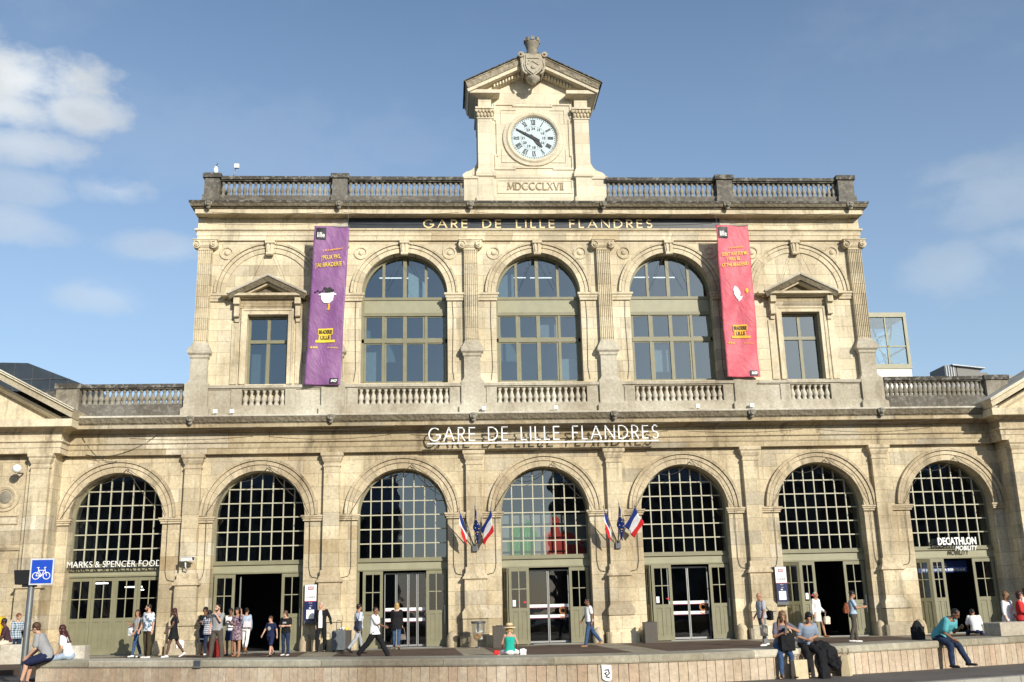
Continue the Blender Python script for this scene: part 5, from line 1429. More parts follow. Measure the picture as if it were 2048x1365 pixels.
# ================================================================== ROOFS AND BUILDINGS BEHIND
o = thing('glass_lift_tower', 'square glazed lift tower with olive frame rising behind the right end of the building', 'lift tower', (16.75, 5.0, 9.2))
MB().box(-1.0, 1.0, -1.0, 1.0, 0, 2.55).build('base', plain('white render', (.72, .72, .68), .8), o)
q = MB()
for sx_ in (-1, 1):
    for sy_ in (-1, 1): q.box(sx_ * .96 - .07, sx_ * .96 + .07, sy_ * .96 - .07, sy_ * .96 + .07, 2.55, 5.2)
for z in (2.55, 5.05): q.box(-1.04, 1.04, -1.04, 1.04, z, z + .22)
q.box(-.9, .9, -1.0, -.95, 3.6, 3.66); q.box(.95, 1.0, -.9, .9, 3.6, 3.66); q.box(-.03, .03, -1.0, -.95, 2.75, 5.05); q.box(-.04, -.035, -.95, .95, 5.28, 5.3)
q.build('frame', M_OLIVEL, o)
q = MB(); q.box(-.93, .93, -.96, -.955, 2.77, 5.05); q.box(.955, .96, -.93, .93, 2.77, 5.05); q.box(-.96, -.955, -.93, .93, 2.77, 5.05); q.box(-.93, .93, .955, .96, 2.77, 5.05); q.build('glazing', G_LIFT, o)
q = MB()
for k, (a, b) in enumerate((((-.8, 0, 2.7), (.8, .1, 5.0)), ((.8, 0, 2.7), (-.8, .1, 5.0)), ((-.8, .3, 4.1), (.8, .4, 4.6)), ((.2, -.3, 2.7), (.7, -.2, 5.0)), ((.7, .6, 2.7), (.1, .6, 4.9)))): q.tube([a, b], .045, 6)
q.build('bracing', plain('grey steel bracing', (.5, .52, .52)), o)
o = thing('dark_glass_building', 'dark glazed office block with sloping roof far behind the left wing', 'building', (-34, 31, 0))
q = MB(); q.prism([(-10, 0), (8.5, 0), (8.5, 14), (5.6, 17.0), (.6, 19.0), (-1.2, 19.05), (-10, 17.6)], 0, 16); q.build('glass_wall', plain('dark glass cladding', (.045, .055, .065), .25, .2, vary=.2, scale=1), o)
q = MB()
for k in range(14): q.tube([(-9 + 1.25 * k, -.03, 8), (-9 + 1.25 * k, -.03, min(19.0, 17.6 + (k * 1.25 - 0) * .19) if -9 + 1.25 * k < .6 else 19.0 - (-9 + 1.25 * k - .6) * .4)], .035, 4)
for z in (15.4, 16.2, 17.0, 17.8): q.tube([(-9, -.05, z), (min(8.4, .6 + (19.0 - z) / .4), -.05, z)], .025, 4)
q.build('glazing_bars', M_DGREY, o)
o = thing('roof_vent_housing', 'pale louvred vent housing on the far roof at the right', 'roof vent', (28.9, 21, 13.1))
q = MB(); q.box(-1.2, -.45, -1, 1, 0, 2.55); q.box(-.4, 1.1, -1, 1, 0, 2.5); q.prism([(-.75, 2.6), (1.35, 2.35), (1.35, 2.28), (-.75, 2.52)], -1.2, 1.2, 1)
for k in range(4): q.box(-1.15 + .16 * k, -1.10 + .16 * k, -1.05, -1, .2, 2.5, 1)
q.box(1.15, 1.7, -.8, .8, 0, 2.1); q.build('housing', [plain('grey render', (.22, .215, .20), .8), M_ZINC], o)
o = tag(MB().column([(20, 18), (60, 18), (60, 40), (20, 40)], 0, 14.5).build('rear_hall', M_DGREY), 'low dark roofed train hall behind the right wing', 'building')

# houses across the square, seen only in the window glass
def row_house(x, w_, h, gable, y, label, mat):
    o = thing('row_house', label, 'house', (x, y, 0), group='houses across the square')
    q = MB(); q.box(-w_ / 2, w_ / 2, -12, 0, -.3, h); q.build('wall', mat, o)
    q = MB(); q.column([(-w_ / 2, -12), (w_ / 2, -12), (w_ / 2, 0), (-w_ / 2, 0)], h, h + gable, 0, [(-w_ / 2 + .6, -7), (w_ / 2 - .6, -7), (w_ / 2 - .6, -5), (-w_ / 2 + .6, -5)]); r_ = q.build('roof', M_ZINC, o)
    MB().box(-w_ / 2 + .8, -w_ / 2 + 1.9, -6.6, -5.4, h, h + gable + 1.4).build('chimney', mat, r_)
    q = MB()
    for f_ in range(int(h // 3.4)):
        for k in range(int(w_ // 2.4)): q.box(-w_ / 2 + .8 + 2.4 * k, -w_ / 2 + 2.0 + 2.4 * k, .0, .03, 1.0 + 3.4 * f_, 3.0 + 3.4 * f_)
    tag(q.build('windows', M_BLACK, o), kind='stuff')
rr = random.Random(11); HB = [plain('dull brick', (.10, .055, .04), .9), plain('grey render dark', (.14, .13, .115), .9)]
xx = -62
k = 0
while xx < 78:
    w_ = rr.uniform(7, 11)
    if xx + w_ > -9 and xx < 10: xx = 11; continue
    if xx + w_ > -12 and xx < -9: w_ = -10 - xx
    if w_ > 2:
        row_house(xx + w_ / 2, w_ - .02, rr.uniform(17, 20) - (6 if -20 < xx < -9 else 0), rr.uniform(3, 5.5), -92, 'shaded brick town house across the square, reflected in the station windows', HB[k % 2])
    xx += max(w_, 1.5); k += 1

# ================================================================== PEOPLE
SK = {'fair': plain('fair skin', (.52, .30, .20), .55, vary=.06), 'tan': plain('tan skin', (.40, .21, .125), .55, vary=.06),
      'brown': plain('brown skin', (.20, .095, .055), .5, vary=.06), 'dark': plain('dark brown skin', (.11, .05, .03), .5, vary=.06)}
M_EYE = plain('dark eye', (.02, .015, .012), .3); M_LIP = plain('lips', (.30, .09, .075), .5)
def cloth(name, col, vary=.15, scale=5): return plain(name, col, .85, vary=vary, scale=scale, bump=.25, spec=.15)
def patterned(name, a, b, kind='plaid', s=9.0, c=None):
    if name in MATS: return MATS[name]
    m, t, bs = newmat(name)
    co = t.n('ShaderNodeTexCoord').outputs['Object']; x, y, z = t.sep(co)
    if kind == 'plaid':
        f = t.math('GREATER_THAN', t.math('FRACT', t.math('MULTIPLY', t.math('ADD', x, t.math('MULTIPLY', y, .6)), s)), .55)
        g = t.math('GREATER_THAN', t.math('FRACT', t.math('MULTIPLY', z, s)), .55)
        k = t.math('MULTIPLY', t.math('ADD', f, g), .5)
    elif kind == 'stripe':
        k = t.math('GREATER_THAN', t.math('FRACT', t.math('MULTIPLY', t.math('ADD', x, y), s)), .6)
    elif kind == 'hstripe':
        k = t.math('GREATER_THAN', t.math('FRACT', t.math('MULTIPLY', z, s)), .6)
    else:
        k = t.mapr(t.noise(co, s, 3, .6), .46, .54)
    col = t.mix(k, a, b)
    if c: col = t.mix(t.mapr(t.noise(co, s * 1.7, 2), .56, .6), col, c)
    t.link(col, bs.inputs['Base Color']); bs.inputs['Roughness'].default_value = .85
    return m

def ruffle(me, fn):
    flat = []
    for c_, n_ in [(v.co.copy(), v.normal.copy()) for v in me.vertices]: flat += list(c_ + n_ * fn(c_))
    me.vertices.foreach_set('co', flat); me.update()
def cap(mb, p0, p1, r0, r1, m=0):
    mb.tube([p0, p1], [r0, r1], 10, m); mb.ball(p0, (r0,) * 3, m, 10, 6); mb.ball(p1, (r1,) * 3, m, 10, 6)
def loft(mb, rings, fn, seg=18, m=0):
    vs = []
    for z, hw, hd, yo in rings:
        for k in range(seg):
            a = 2 * pi * k / seg; c_, s_ = cos(a), sin(a)
            e = .82
            vs.append(fn(Vector((hw * (abs(c_) ** e) * (1 if c_ > 0 else -1), yo + hd * (abs(s_) ** e) * (1 if s_ > 0 else -1), z))))
    n = len(rings)
    mb.add(vs, [(i * seg + k, i * seg + (k + 1) % seg, (i + 1) * seg + (k + 1) % seg, (i + 1) * seg + k) for i in range(n - 1) for k in range(seg)] + [tuple(range(seg - 1, -1, -1)), tuple((n - 1) * seg + k for k in range(seg))], m)

MALE = [(.80, .09, .07, 0), (.86, .16, .115, .01), (.95, .165, .12, .01), (1.05, .148, .108, 0), (1.15, .152, .112, -.005), (1.28, .172, .122, -.005), (1.38, .182, .112, 0), (1.44, .14, .09, .005), (1.49, .065, .06, .005)]
FEM = [(.80, .09, .07, 0), (.86, .168, .122, .015), (.94, .168, .125, .015), (1.06, .125, .095, 0), (1.16, .132, .105, -.005), (1.27, .15, .128, -.012), (1.36, .155, .10, 0), (1.43, .115, .08, .005), (1.48, .055, .055, .005)]
PEOPLE = {}
def person(key, label, loc, deg, h, sex='m', skin='fair', lean=0, twist=0, legs=((0, 0, 3), (0, 0, 3)), arms=((0, 8, 10, 0), (0, 8, 10, 0)),
           head=(0, 0), top=None, bottom=None, hair=None, shoes=None, seat=None, beard=None, toes=(0, 0), group=None):
    """legs/arms: first the person's left (+x when facing -y), then right.
    legs (thigh forward, knee bend, splay)  arms (forward, out, elbow bend, inward)  head (yaw, pitch)"""
    k = h / 1.75
    root = thing('person', label, 'person', loc, R(deg), group)
    PIV = Vector((0, 0, .95))
    def spine(v):
        t = max(0.0, min(1.0, (v.z - .93) / .22))
        m = Matrix.Rotation(R(twist) * t, 3, 'Z') @ Matrix.Rotation(R(lean) * t, 3, 'X')
        return m @ (v - PIV) + PIV
    MS = Matrix.Rotation(R(twist), 3, 'Z') @ Matrix.Rotation(R(lean), 3, 'X')
    J = {}
    for i, s in ((0, 1), (1, -1)):
        tp, kb, sp = legs[i]
        hip = Vector((s * .092, 0.0, .91))
        d1 = Vector((s * sin(R(sp)), -sin(R(tp)) * cos(R(sp)), -cos(R(tp)) * cos(R(sp)))).normalized()
        d2 = Vector((s * sin(R(sp)) * .35, -sin(R(tp - kb)), -cos(R(tp - kb)))).normalized()
        kn = hip + d1 * .43; an = kn + d2 * .42
        J['hip', s], J['knee', s], J['ankle', s] = hip, kn, an
        fd = Vector((s * sin(R(sp)) * .5 + s * .10, -cos(R(toes[i])), -sin(R(toes[i])))).normalized()
        J['toe', s] = an + fd * .17 + Vector((0, 0, -.045)); J['heel', s] = an - fd * .05 + Vector((0, 0, -.045))
        ap, ao, eb, ai = arms[i]
        shx = .178 if sex == 'm' else .152
        sh = spine(Vector((s * shx, .005, 1.415)))
        u = MS @ Vector((s * sin(R(ao)), -sin(R(ap)) * cos(R(ao)), -cos(R(ap)) * cos(R(ao)))).normalized()
        f = MS @ Vector((s * (sin(R(ao)) * .4 - sin(R(ai))), -sin(R(ap + eb)) * cos(R(ai)), -cos(R(ap + eb)) * cos(R(ai)))).normalized()
        el_ = sh + u * .285; wr = el_ + f * .245
        J['sh', s], J['elbow', s], J['wrist', s], J['fore', s] = sh, el_, wr, f
    lo = min(min(J['toe', s].z, J['heel', s].z) for s in (1, -1)) - .03
    dz = -lo if seat is None else (seat - .82 * 1.0)
    if seat is not None: dz = seat / k - .80
    SH = Vector((0, 0, dz))
    T = lambda v: (v + SH) * k
    # ---- head frame
    nb = spine(Vector((0, .008, 1.46))); HM = MS @ Matrix.Rotation(R(head[0]), 3, 'Z') @ Matrix.Rotation(R(head[1] - lean * .7), 3, 'X')
    hc = nb + MS @ Vector((0, -.012, .06)) + HM @ Vector((0, -.015, .105))
    HD = lambda x, y, z: T(hc + HM @ Vector((x, y, z)))
    # ---- body
    mb = MB()
    rings = MALE if sex == 'm' else FEM
    loft(mb, rings, lambda v: T(spine(v)))
    cap(mb, T(nb - MS @ Vector((0, 0, .04))), HD(0, .02, -.05), .058 * k, .052 * k)
    rot = HM
    mb.ball(HD(0, .01, .02), (.074 * k, .092 * k, .095 * k), 0, 16, 12, rot)
    mb.ball(HD(0, -.022, -.045), (.056 * k, .065 * k, .068 * k), 0, 14, 10, rot)
    mb.ball(HD(0, -.068, -.095), (.024 * k, .02 * k, .018 * k), 0, 10, 6, rot)
    cap(mb, HD(0, -.083, .012), HD(0, -.103, -.022), .009 * k, .014 * k)
    mb.ball(HD(0, -.082, -.058), (.024 * k, .013 * k, .012 * k), 0, 10, 6, rot)
    for s in (1, -1):
        mb.ball(HD(s * .076, .015, -.008), (.013 * k, .02 * k, .032 * k), 0, 8, 6, rot)
        mb.ball(HD(s * .031, -.076, .026), (.024 * k, .012 * k, .008 * k), 0, 8, 6, rot)
    for s in (1, -1):
        cap(mb, T(J['sh', s] + Vector((0, 0, -.01))), T(J['elbow', s]), .050 * k, .041 * k)
        cap(mb, T(J['elbow', s]), T(J['wrist', s]), .040 * k, .027 * k)
        f = J['fore', s]; n_ = Vector((-s, 0, 0)) - f * f.dot(Vector((-s, 0, 0)))
        if n_.length < .2: n_ = Vector((0, -.3, -1)) - f * f.dot(Vector((0, -.3, -1)))
        n_.normalize(); wv = f.cross(n_)
        if wv.y > 0: wv = -wv
        pc = J['wrist', s] + f * .05
        for q in (-.024, -.008, .008, .024): cap(mb, T(J['wrist', s] + f * .01 + wv * q * .8), T(pc + f * .035 + wv * q), .017 * k, .013 * k)
        for q, ln, cu in ((-.033, .055, .6), (-.011, .07, .5), (.011, .075, .45), (.033, .068, .4)):
            a = pc + f * .035 + wv * q; b = a + (f + n_ * cu * .6).normalized() * ln * .55; c_ = b + (f + n_ * cu * 2).normalized() * ln * .5
            cap(mb, T(a), T(b), .0092 * k, .0088 * k); cap(mb, T(b), T(c_), .0088 * k, .0078 * k)
        a = J['wrist', s] + f * .03 + wv * .02; b = a + (f * .6 + wv * .8 + n_ * .3).normalized() * .042; c_ = b + (f + wv * .25 + n_ * .4).normalized() * .032
        cap(mb, T(a), T(b), .014 * k, .011 * k); cap(mb, T(b), T(c_), .0105 * k, .009 * k)
        cap(mb, T(J['hip', s] + Vector((0, .005, .0))), T(J['knee', s]), .088 * k, .056 * k)
        cap(mb, T(J['knee', s]), T(J['knee', s].lerp(J['ankle', s], .35) + Vector((0, .012, 0))), .054 * k, .056 * k)
        cap(mb, T(J['knee', s].lerp(J['ankle', s], .35) + Vector((0, .012, 0))), T(J['ankle', s]), .056 * k, .036 * k)
        cap(mb, T(J['heel', s] + Vector((0, 0, .012))), T(J['toe', s] + Vector((0, 0, .004))), .034 * k, .026 * k)
        cap(mb, T(J['ankle', s]), T(J['heel', s].lerp(J['toe', s], .3)), .036 * k, .034 * k)
    if seat is not None: mb.ball(T(Vector((0, .03, .89))), (.16 * k, .13 * k, .10 * k), 0, 14, 8)
    me = remeshed(mb, [SK[skin], M_EYE, M_LIP], .0095, 'person', 3)
    HI = HM.inverted()
    for p in me.polygons:
        q = HI @ (p.center / k - SH - hc)
        if q.y < -.055 and abs(q.z) < .09:
            if .016 < abs(q.x) < .044 and .002 < q.z < .014: p.material_index = 1
            elif .014 < abs(q.x) < .05 and .028 < q.z < .036: p.material_index = 1
            elif abs(q.x) < .024 and -.066 < q.z < -.052: p.material_index = 2
    link('body', me, root)
    def finish(mb, mats, voxel, name, wr=.006, freq=11, paint=None, smooth=3):
        me = remeshed(mb, mats, voxel, name, smooth)
        if wr:
            L0 = Vector((loc[0], loc[1], 0))
            ruffle(me, lambda c_: wr * (noise.noise(Vector((c_.x * freq, c_.y * freq, c_.z * freq * .55)) + L0) + .5 * noise.noise(c_ * freq * 2.3)))
        if paint:
            for p in me.polygons:
                p.material_index = paint(p.center / k - SH)
        return link(name, me, root)
    # ---- lower garment
    if bottom:
        kind, mat = bottom[0], bottom[1]; o_ = bottom[2] if len(bottom) > 2 else {}
        mb = MB()
        if kind in ('trousers', 'shorts', 'slim', 'cropped'):
            t_ = {'trousers': .017, 'slim': .008, 'shorts': .03, 'cropped': .010}[kind] + o_.get('loose', 0)
            loft(mb, [(z, hw + .012, hd + .012, yo) for z, hw, hd, yo in rings[:4] if z < 1.04] + [(1.04, rings[3][1] + .015, rings[3][2] + .015, 0)], lambda v: T(spine(v)))
            if seat is not None: mb.ball(T(Vector((0, .03, .89))), (.175 * k, .145 * k, .112 * k), 0, 14, 8)
            for s in (1, -1):
                hp, kn, an = J['hip', s], J['knee', s], J['ankle', s]
                if kind == 'shorts':
                    cap(mb, T(hp), T(hp.lerp(kn, .93)), (.088 + t_) * k, (.062 + t_) * k)
                else:
                    cap(mb, T(hp), T(kn), (.088 + t_) * k, (.058 + t_) * k)
                    e = an.lerp(kn, .28 if kind == 'cropped' else .04)
                    ma = kn.lerp(an, .35) + Vector((0, .012, 0))
                    cap(mb, T(kn), T(ma), (.057 + t_) * k, (.056 + t_) * k)
                    cap(mb, T(ma), T(e), (.056 + t_) * k, (.040 + t_ * 1.25) * k)
        else:   # skirt
            zt, zb_, w0, w1 = o_.get('zt', 1.06), o_.get('zb', .62), o_.get('w0', .15), o_.get('w1', .24)
            n = 6
            loft(mb, [(zb_ + (zt - zb_) * i / n, w1 + (w0 - w1) * (i / n) ** .8, (w1 + (w0 - w1) * (i / n) ** .8) * .82, 0) for i in range(n + 1)], lambda v: T(spine(v)))
        pt = o_.get('paint')
        finish(mb, [mat] + ([o_['mat2']] if 'mat2' in o_ else []), .0135, {'skirt': 'skirt', 'shorts': 'shorts'}.get(kind, 'trousers'), .007, 10, pt)
    # ---- upper garment
    if top:
        mat, slv, hem = top[0], top[1], top[2]; o_ = top[3] if len(top) > 3 else {}
        g = .016 + o_.get('loose', 0); mb = MB()
        rg = [(z, hw + g, hd + g, yo) for z, hw, hd, yo in rings if z > hem + .02 and z < (1.40 if slv == 0 else 1.47)]
        hw_, hd_ = o_.get('hemw', max(rings[2][1], .15) + g + .008), o_.get('hemd', rings[2][2] + g + .008)
        rg = [(hem, hw_, hd_, 0)] + [(z, max(hw, hw_ * .88) if z < 1.1 and o_.get('straight') else hw, max(hd, hd_ * .88) if z < 1.1 and o_.get('straight') else hd, yo) for z, hw, hd, yo in rg if z > hem + .03]
        loft(mb, rg, lambda v: T(spine(v)))
        for s in (1, -1):
            sh, el_, wr = J['sh', s], J['elbow', s], J['wrist', s]
            if slv == 0:
                cap(mb, T(spine(Vector((s * .085, .0, 1.34)))), T(spine(Vector((s * .085, .01, 1.455)))), .035 * k, .022 * k)
            elif slv <= .6: cap(mb, T(sh), T(sh.lerp(el_, slv * 1.35)), (.060 + o_.get('loose', 0)) * k, (.062 + o_.get('loose', 0)) * k)
            else:
                cap(mb, T(sh), T(el_), (.060 + o_.get('loose', 0)) * k, .053 * k)
                cap(mb, T(el_), T(el_.lerp(wr, .96 if slv >= 1 else .35)), .053 * k, .042 * k)
        finish(mb, [mat] + o_.get('mats', []), .0135, o_.get('name', 'shirt'), .006, 11, o_.get('paint'))
    # ---- shoes
    if shoes:
        for s in (1, -1):
            mb = MB(); hl, to, an = J['heel', s], J['toe', s], J['ankle', s]
            mid = hl.lerp(to, .55)
            for dx_ in (-.018, .018):
                sd = Vector((dx_, 0, 0))
                cap(mb, T(hl + sd * .6 + Vector((0, 0, .006))), T(mid + sd + Vector((0, 0, .0))), .036 * k, .032 * k); cap(mb, T(mid + sd), T(to + sd * .7 + Vector((0, 0, -.004))), .032 * k, .027 * k)
            cap(mb, T(an + Vector((0, 0, .0))), T(hl.lerp(to, .25) + Vector((0, 0, .02))), .043 * k, .04 * k)
            finish(mb, [shoes], .011, 'shoe', 0)
    # ---- hair
    if hair:
        style, hm = hair; mb = MB(); z0 = .045 if style != 'cropped' else .036
        e = .006 if style == 'cropped' else .016
        mb.ball(HD(0, .026, z0), ((.074 + e) * k, (.088 + e * .8) * k, (.082 + e) * k), 0, 16, 12, rot)
        if style in ('long', 'bob', 'wavy'):
            mb.ball(HD(0, .05, -.03), (.082 * k, .06 * k, .09 * k), 0, 12, 8, rot)
            for s in (1, -1): cap(mb, HD(s * .072, -.005, .03), HD(s * .08, .02, -.10), .028 * k, .03 * k)
        if style in ('long', 'wavy'):
            bk = hc + HM @ Vector((0, .06, -.08)); dn_ = MS @ Vector((0, .05, -.24)) + Vector((0, .02, -.06))
            for q in (-.055, 0, .055): cap(mb, T(bk + HM @ Vector((q, 0, 0))), T(bk + dn_ + MS @ Vector((q * 1.35, .02 if not q else 0, 0))), .05 * k, .042 * k)
            if style == 'wavy':
                for s in (1, -1): cap(mb, HD(s * .08, .0, -.08), T(hc + MS @ Vector((s * .10, -.06, -.30))), .034 * k, .026 * k)
        if style == 'bun': mb.ball(HD(0, .11, .06), (.045 * k,) * 3, 0, 10, 8); mb.ball(HD(0, .07, -.02), (.068 * k, .04 * k, .05 * k), 0, 10, 8, rot)
        if style == 'short': mb.ball(HD(0, .06, -.025), (.066 * k, .04 * k, .05 * k), 0, 10, 8, rot)
        if style == 'mop':
            mb.ball(HD(0, .045, .062), (.096 * k, .10 * k, .09 * k), 0, 12, 8, rot); mb.ball(HD(0, -.05, .098), (.06 * k, .035 * k, .025 * k), 0, 10, 6, rot)
            for s in (1, -1): mb.ball(HD(s * .075, .0, .0), (.022 * k, .045 * k, .05 * k), 0, 8, 6, rot)
        if style == 'fringe': mb.ball(HD(0, .088, -.02), (.04 * k, .012 * k, .04 * k), 0, 8, 6, rot)
        finish(mb, [hm], .0095, 'hair', .008 if style != 'cropped' else .002, 34, None, 1)
    if beard:
        mb = MB(); mb.ball(HD(0, -.036, -.074), (.056 * k, .052 * k, .044 * k), 0, 12, 8, rot)
        for s in (1, -1): cap(mb, HD(s * .06, -.01, -.01), HD(s * .05, -.03, -.06), .014 * k, .018 * k)
        finish(mb, [beard], .0095, 'beard', .002, 30)
    M = Matrix.Translation(loc) @ Matrix.Rotation(R(deg), 4, 'Z')
    W = lambda v: M @ v
    P = {'wr': {s: W(T(J['wrist', s] + J['fore', s] * .07)) for s in (1, -1)}, 'sh': {s: W(T(J['sh', s])) for s in (1, -1)},
         'at': lambda x, y, z: W(T(spine(Vector((x, y, z))))), 'head': W(T(hc)), 'HD': lambda x, y, z: W(HD(x, y, z)), 'k': k, 'deg': deg, 'root': root}
    PEOPLE[key] = P
    return P

# clothes
WH = cloth('white cotton', (.78, .77, .75), .05); BK = cloth('black cotton', (.014, .014, .016), .2); NV = cloth('navy cotton', (.016, .022, .06), .2)
GR = cloth('grey jersey', (.30, .30, .30), .1); JE = cloth('blue denim', (.045, .085, .17), .3, 14); DJ = cloth('dark denim', (.022, .035, .07), .3, 14); LJ = cloth('pale denim', (.34, .42, .52), .2, 10)
BR = cloth('brown grey twill', (.085, .072, .058), .15); OL = cloth('olive brown twill', (.055, .042, .025), .15); GT = cloth('grey trousers cloth', (.20, .20, .20), .12)
TEAL = cloth('turquoise linen', (.10, .36, .40), .1); GREEN = cloth('sea green jersey', (.02, .38, .29), .08); REDC = cloth('red knit', (.55, .035, .035), .1); LB = cloth('light blue jersey', (.36, .47, .58), .08)
CREAM = cloth('cream cloth', (.62, .54, .42), .1); GBL = cloth('grey blue jersey', (.23, .28, .36), .12)
H_DK = plain('black hair', (.014, .010, .009), .45, vary=.3, scale=30); H_RED = plain('dark red brown hair', (.055, .014, .014), .4, vary=.3, scale=30); H_BR = plain('brown hair', (.075, .036, .018), .5, vary=.3, scale=30)
H_BL = plain('blonde hair', (.42, .28, .11), .5, vary=.25, scale=30); H_GY = plain('grey hair', (.38, .36, .34), .6, vary=.2, scale=30); H_LB = plain('light brown hair', (.17, .095, .045), .5, vary=.3, scale=30)
S_W = plain('white shoe leather', (.75, .74, .72), .5); S_B = plain('black shoe leather', (.015, .015, .016), .4); S_T = plain('tan sandal leather', (.30, .15, .07), .6)
PLB = patterned('navy white plaid', (.60, .62, .66), (.025, .035, .09), 'plaid', 14); PLG = patterned('blue green plaid', (.45, .52, .55), (.02, .06, .12), 'plaid', 13); PRT = patterned('white tee with dark print', (.74, .73, .78), (.09, .15, .2), 'blot', 9.0)
FLO = patterned('mauve floral print', (.12, .07, .10), (.34, .25, .27), 'blot', 14, (.06, .03, .07)); STR = patterned('blue white stripe', (.70, .72, .76), (.22, .27, .38), 'stripe', 28); STG = patterned('grey stripe', (.50, .50, .52), (.16, .17, .22), 'hstripe', 30)

def bag(kind, label, x, y, z, mat, rz=0.0, size=1.0, cat='bag', strap=None, smat=None, amp=.012):
    o = thing(kind, label, cat, (x, y, z), R(rz)); mb = MB(); s = size
    if kind == 'backpack':
        mb.ball((0, 0, 0), (.16 * s, .10 * s, .22 * s)); mb.box(-.14 * s, .14 * s, -.08 * s, .09 * s, -.2 * s, .08 * s); mb.ball((0, .07 * s, -.07 * s), (.12 * s, .07 * s, .10 * s))
    elif kind == 'coat':
        mb.ball((-.05, .05, .16), (.2, .16, .10)); mb.ball((.06, -.05, -.02), (.2, .13, .2)); mb.ball((.14, -.1, -.2), (.17, .12, .14)); mb.ball((-.12, -.06, -.12), (.1, .1, .22))
    elif kind == 'handbag':
        mb.prism([(-.15 * s, -.12 * s), (.15 * s, -.12 * s), (.12 * s, .10 * s), (-.12 * s, .10 * s)], -.05 * s, .05 * s); mb.ball((0, 0, -.04 * s), (.15 * s, .07 * s, .09 * s))
    else:
        mb.prism([(-.17 * s, -.2 * s), (.17 * s, -.2 * s), (.19 * s, .12 * s), (.05 * s, .17 * s), (-.17 * s, .14 * s)], -.06 * s, .06 * s); mb.ball((0, 0, -.06 * s), (.19 * s, .09 * s, .15 * s))
    me = remeshed(mb, [mat], .012, 'bag', 3)
    ruffle(me, lambda c_: amp * noise.noise(c_ * 13 + Vector((x, y, z))))
    link('pouch', me, o)
    if strap:
        MB().tube([Matrix.Rotation(-R(rz), 3, 'Z') @ (Vector(p) - Vector((x, y, z))) for p in strap], .014, 6).build('strap', smat or mat, o)
    return o

STRIDE = ((24, 12, 2), (-22, 14, 2)); STR_T = (0, 30)
# --- by the food shop doors
p = person('P1', 'woman in grey top and blue jeans with long dark red hair and a white bag', (-15.13, -1.87, 0), -50, 1.64, 'f', 'tan', legs=((16, 8, 3), (-14, 8, 3)), toes=(0, 18), arms=((10, 6, 20, 0), (18, 10, 95, 30)), head=(40, 6), top=(GR, .35, .98), bottom=('slim', JE), hair=('long', H_RED), shoes=S_W)
q = p['at'](-.26, -.05, 1.0); bag('tote_bag', 'white shopping bag under the arm of the red-haired woman', q.x, q.y, q.z, WH, -30, 1.0, strap=[q + Vector((0, 0, .1)), p['sh'][-1] + Vector((0, 0, .05)), q + Vector((.06, .04, .1))])
person('P2', 'bearded man in white printed t-shirt, olive brown trousers and white trainers looking left', (-14.53, -2.62, 0), -35, 1.84, 'm', 'fair', legs=((3, 2, 3), (-3, 4, 3)), arms=((-4, 9, 12, 0), (6, 12, 18, 0)), head=(-45, 8), top=(PRT, .55, .86, {'loose': .012}), bottom=('slim', OL, {'loose': .004}), hair=('cropped', H_DK), shoes=S_W, beard=H_DK)
person('P3', 'woman in short black dress with long dark hair striding left in white trainers', (-13.57, -2.82, 0), -75, 1.68, 'f', 'dark', legs=((20, 10, 2), (-22, 10, 2)), toes=(0, 28), arms=((14, 8, 30, 0), (-8, 8, 14, 0)), head=(10, 10), top=(BK, .25, 1.0), bottom=('skirt', BK, {'zb': .66, 'w1': .25}), hair=('long', H_RED), shoes=S_W)
bag('plastic_bag', 'small white carrier bag hanging behind the woman in the black dress', -13.42, -2.55, .46, WH, 40, .8)
person('P4', 'youth in black t-shirt and navy shorts leaning on the wall with folded arms', (-12.98, -.75, 0), -5, 1.70, 'm', 'brown', lean=-4, legs=((14, 4, -3), (10, 6, -6)), arms=((18, 10, 92, 60), (22, 10, 92, 60)), head=(-5, 12), top=(BK, .55, .90), bottom=('shorts', NV, {'paint': lambda c: 1 if .56 < c.z < .60 else 0, 'mat2': WH}), hair=('mop', H_DK), shoes=S_T)
person('P5', 'woman seen from behind in loose navy and white plaid shirt, dark hair and dark jeans', (-12.66, -1.5, 0), 170, 1.58, 'f', 'tan', legs=((4, 4, 4), (-4, 8, 4)), arms=((35, 35, 40, 10), (20, 15, 60, 20)), head=(15, 4), top=(PLB, 1, .80, {'loose': .02, 'straight': 1, 'hemw': .22, 'hemd': .17}), bottom=('slim', DJ), hair=('long', H_DK), shoes=S_W)
p = person('P6', 'bearded man in grey t-shirt and brown grey trousers with his hand raised to his mouth', (-11.57, -5.13, 0), -22, 1.76, 'm', 'fair', legs=((-4, 3, 6), (10, 6, 6)), arms=((38, 8, 128, 34), (6, 10, 24, 10)), head=(-18, 4), top=(GR, .5, .90, {'loose': .006}), bottom=('trousers', BR, {'loose': .008}), hair=('cropped', H_DK), shoes=S_B, beard=H_DK)
q = p['at'](0, .2, 1.22); bag('backpack', 'black backpack on the back of the bearded man in grey', q.x, q.y, q.z, BK, -22, .9, strap=[p['at'](.10, .15, 1.30), p['at'](.11, .03, 1.47), p['at'](.115, -.12, 1.36), p['at'](.14, -.10, 1.15), p['at'](.16, .08, 1.05)])
person('P7', 'woman in mauve patterned dress with a hand raised to her dark hair', (-11.20, -3.7, 0), -12, 1.64, 'f', 'tan', legs=((3, 3, 2), (-6, 8, 2)), arms=((75, 20, 120, 15), (12, 12, 80, 40)), head=(-12, 6), top=(FLO, .9, .94), bottom=('skirt', FLO, {'zb': .58, 'w1': .19, 'w0': .165}), hair=('bob', H_DK), shoes=S_T)
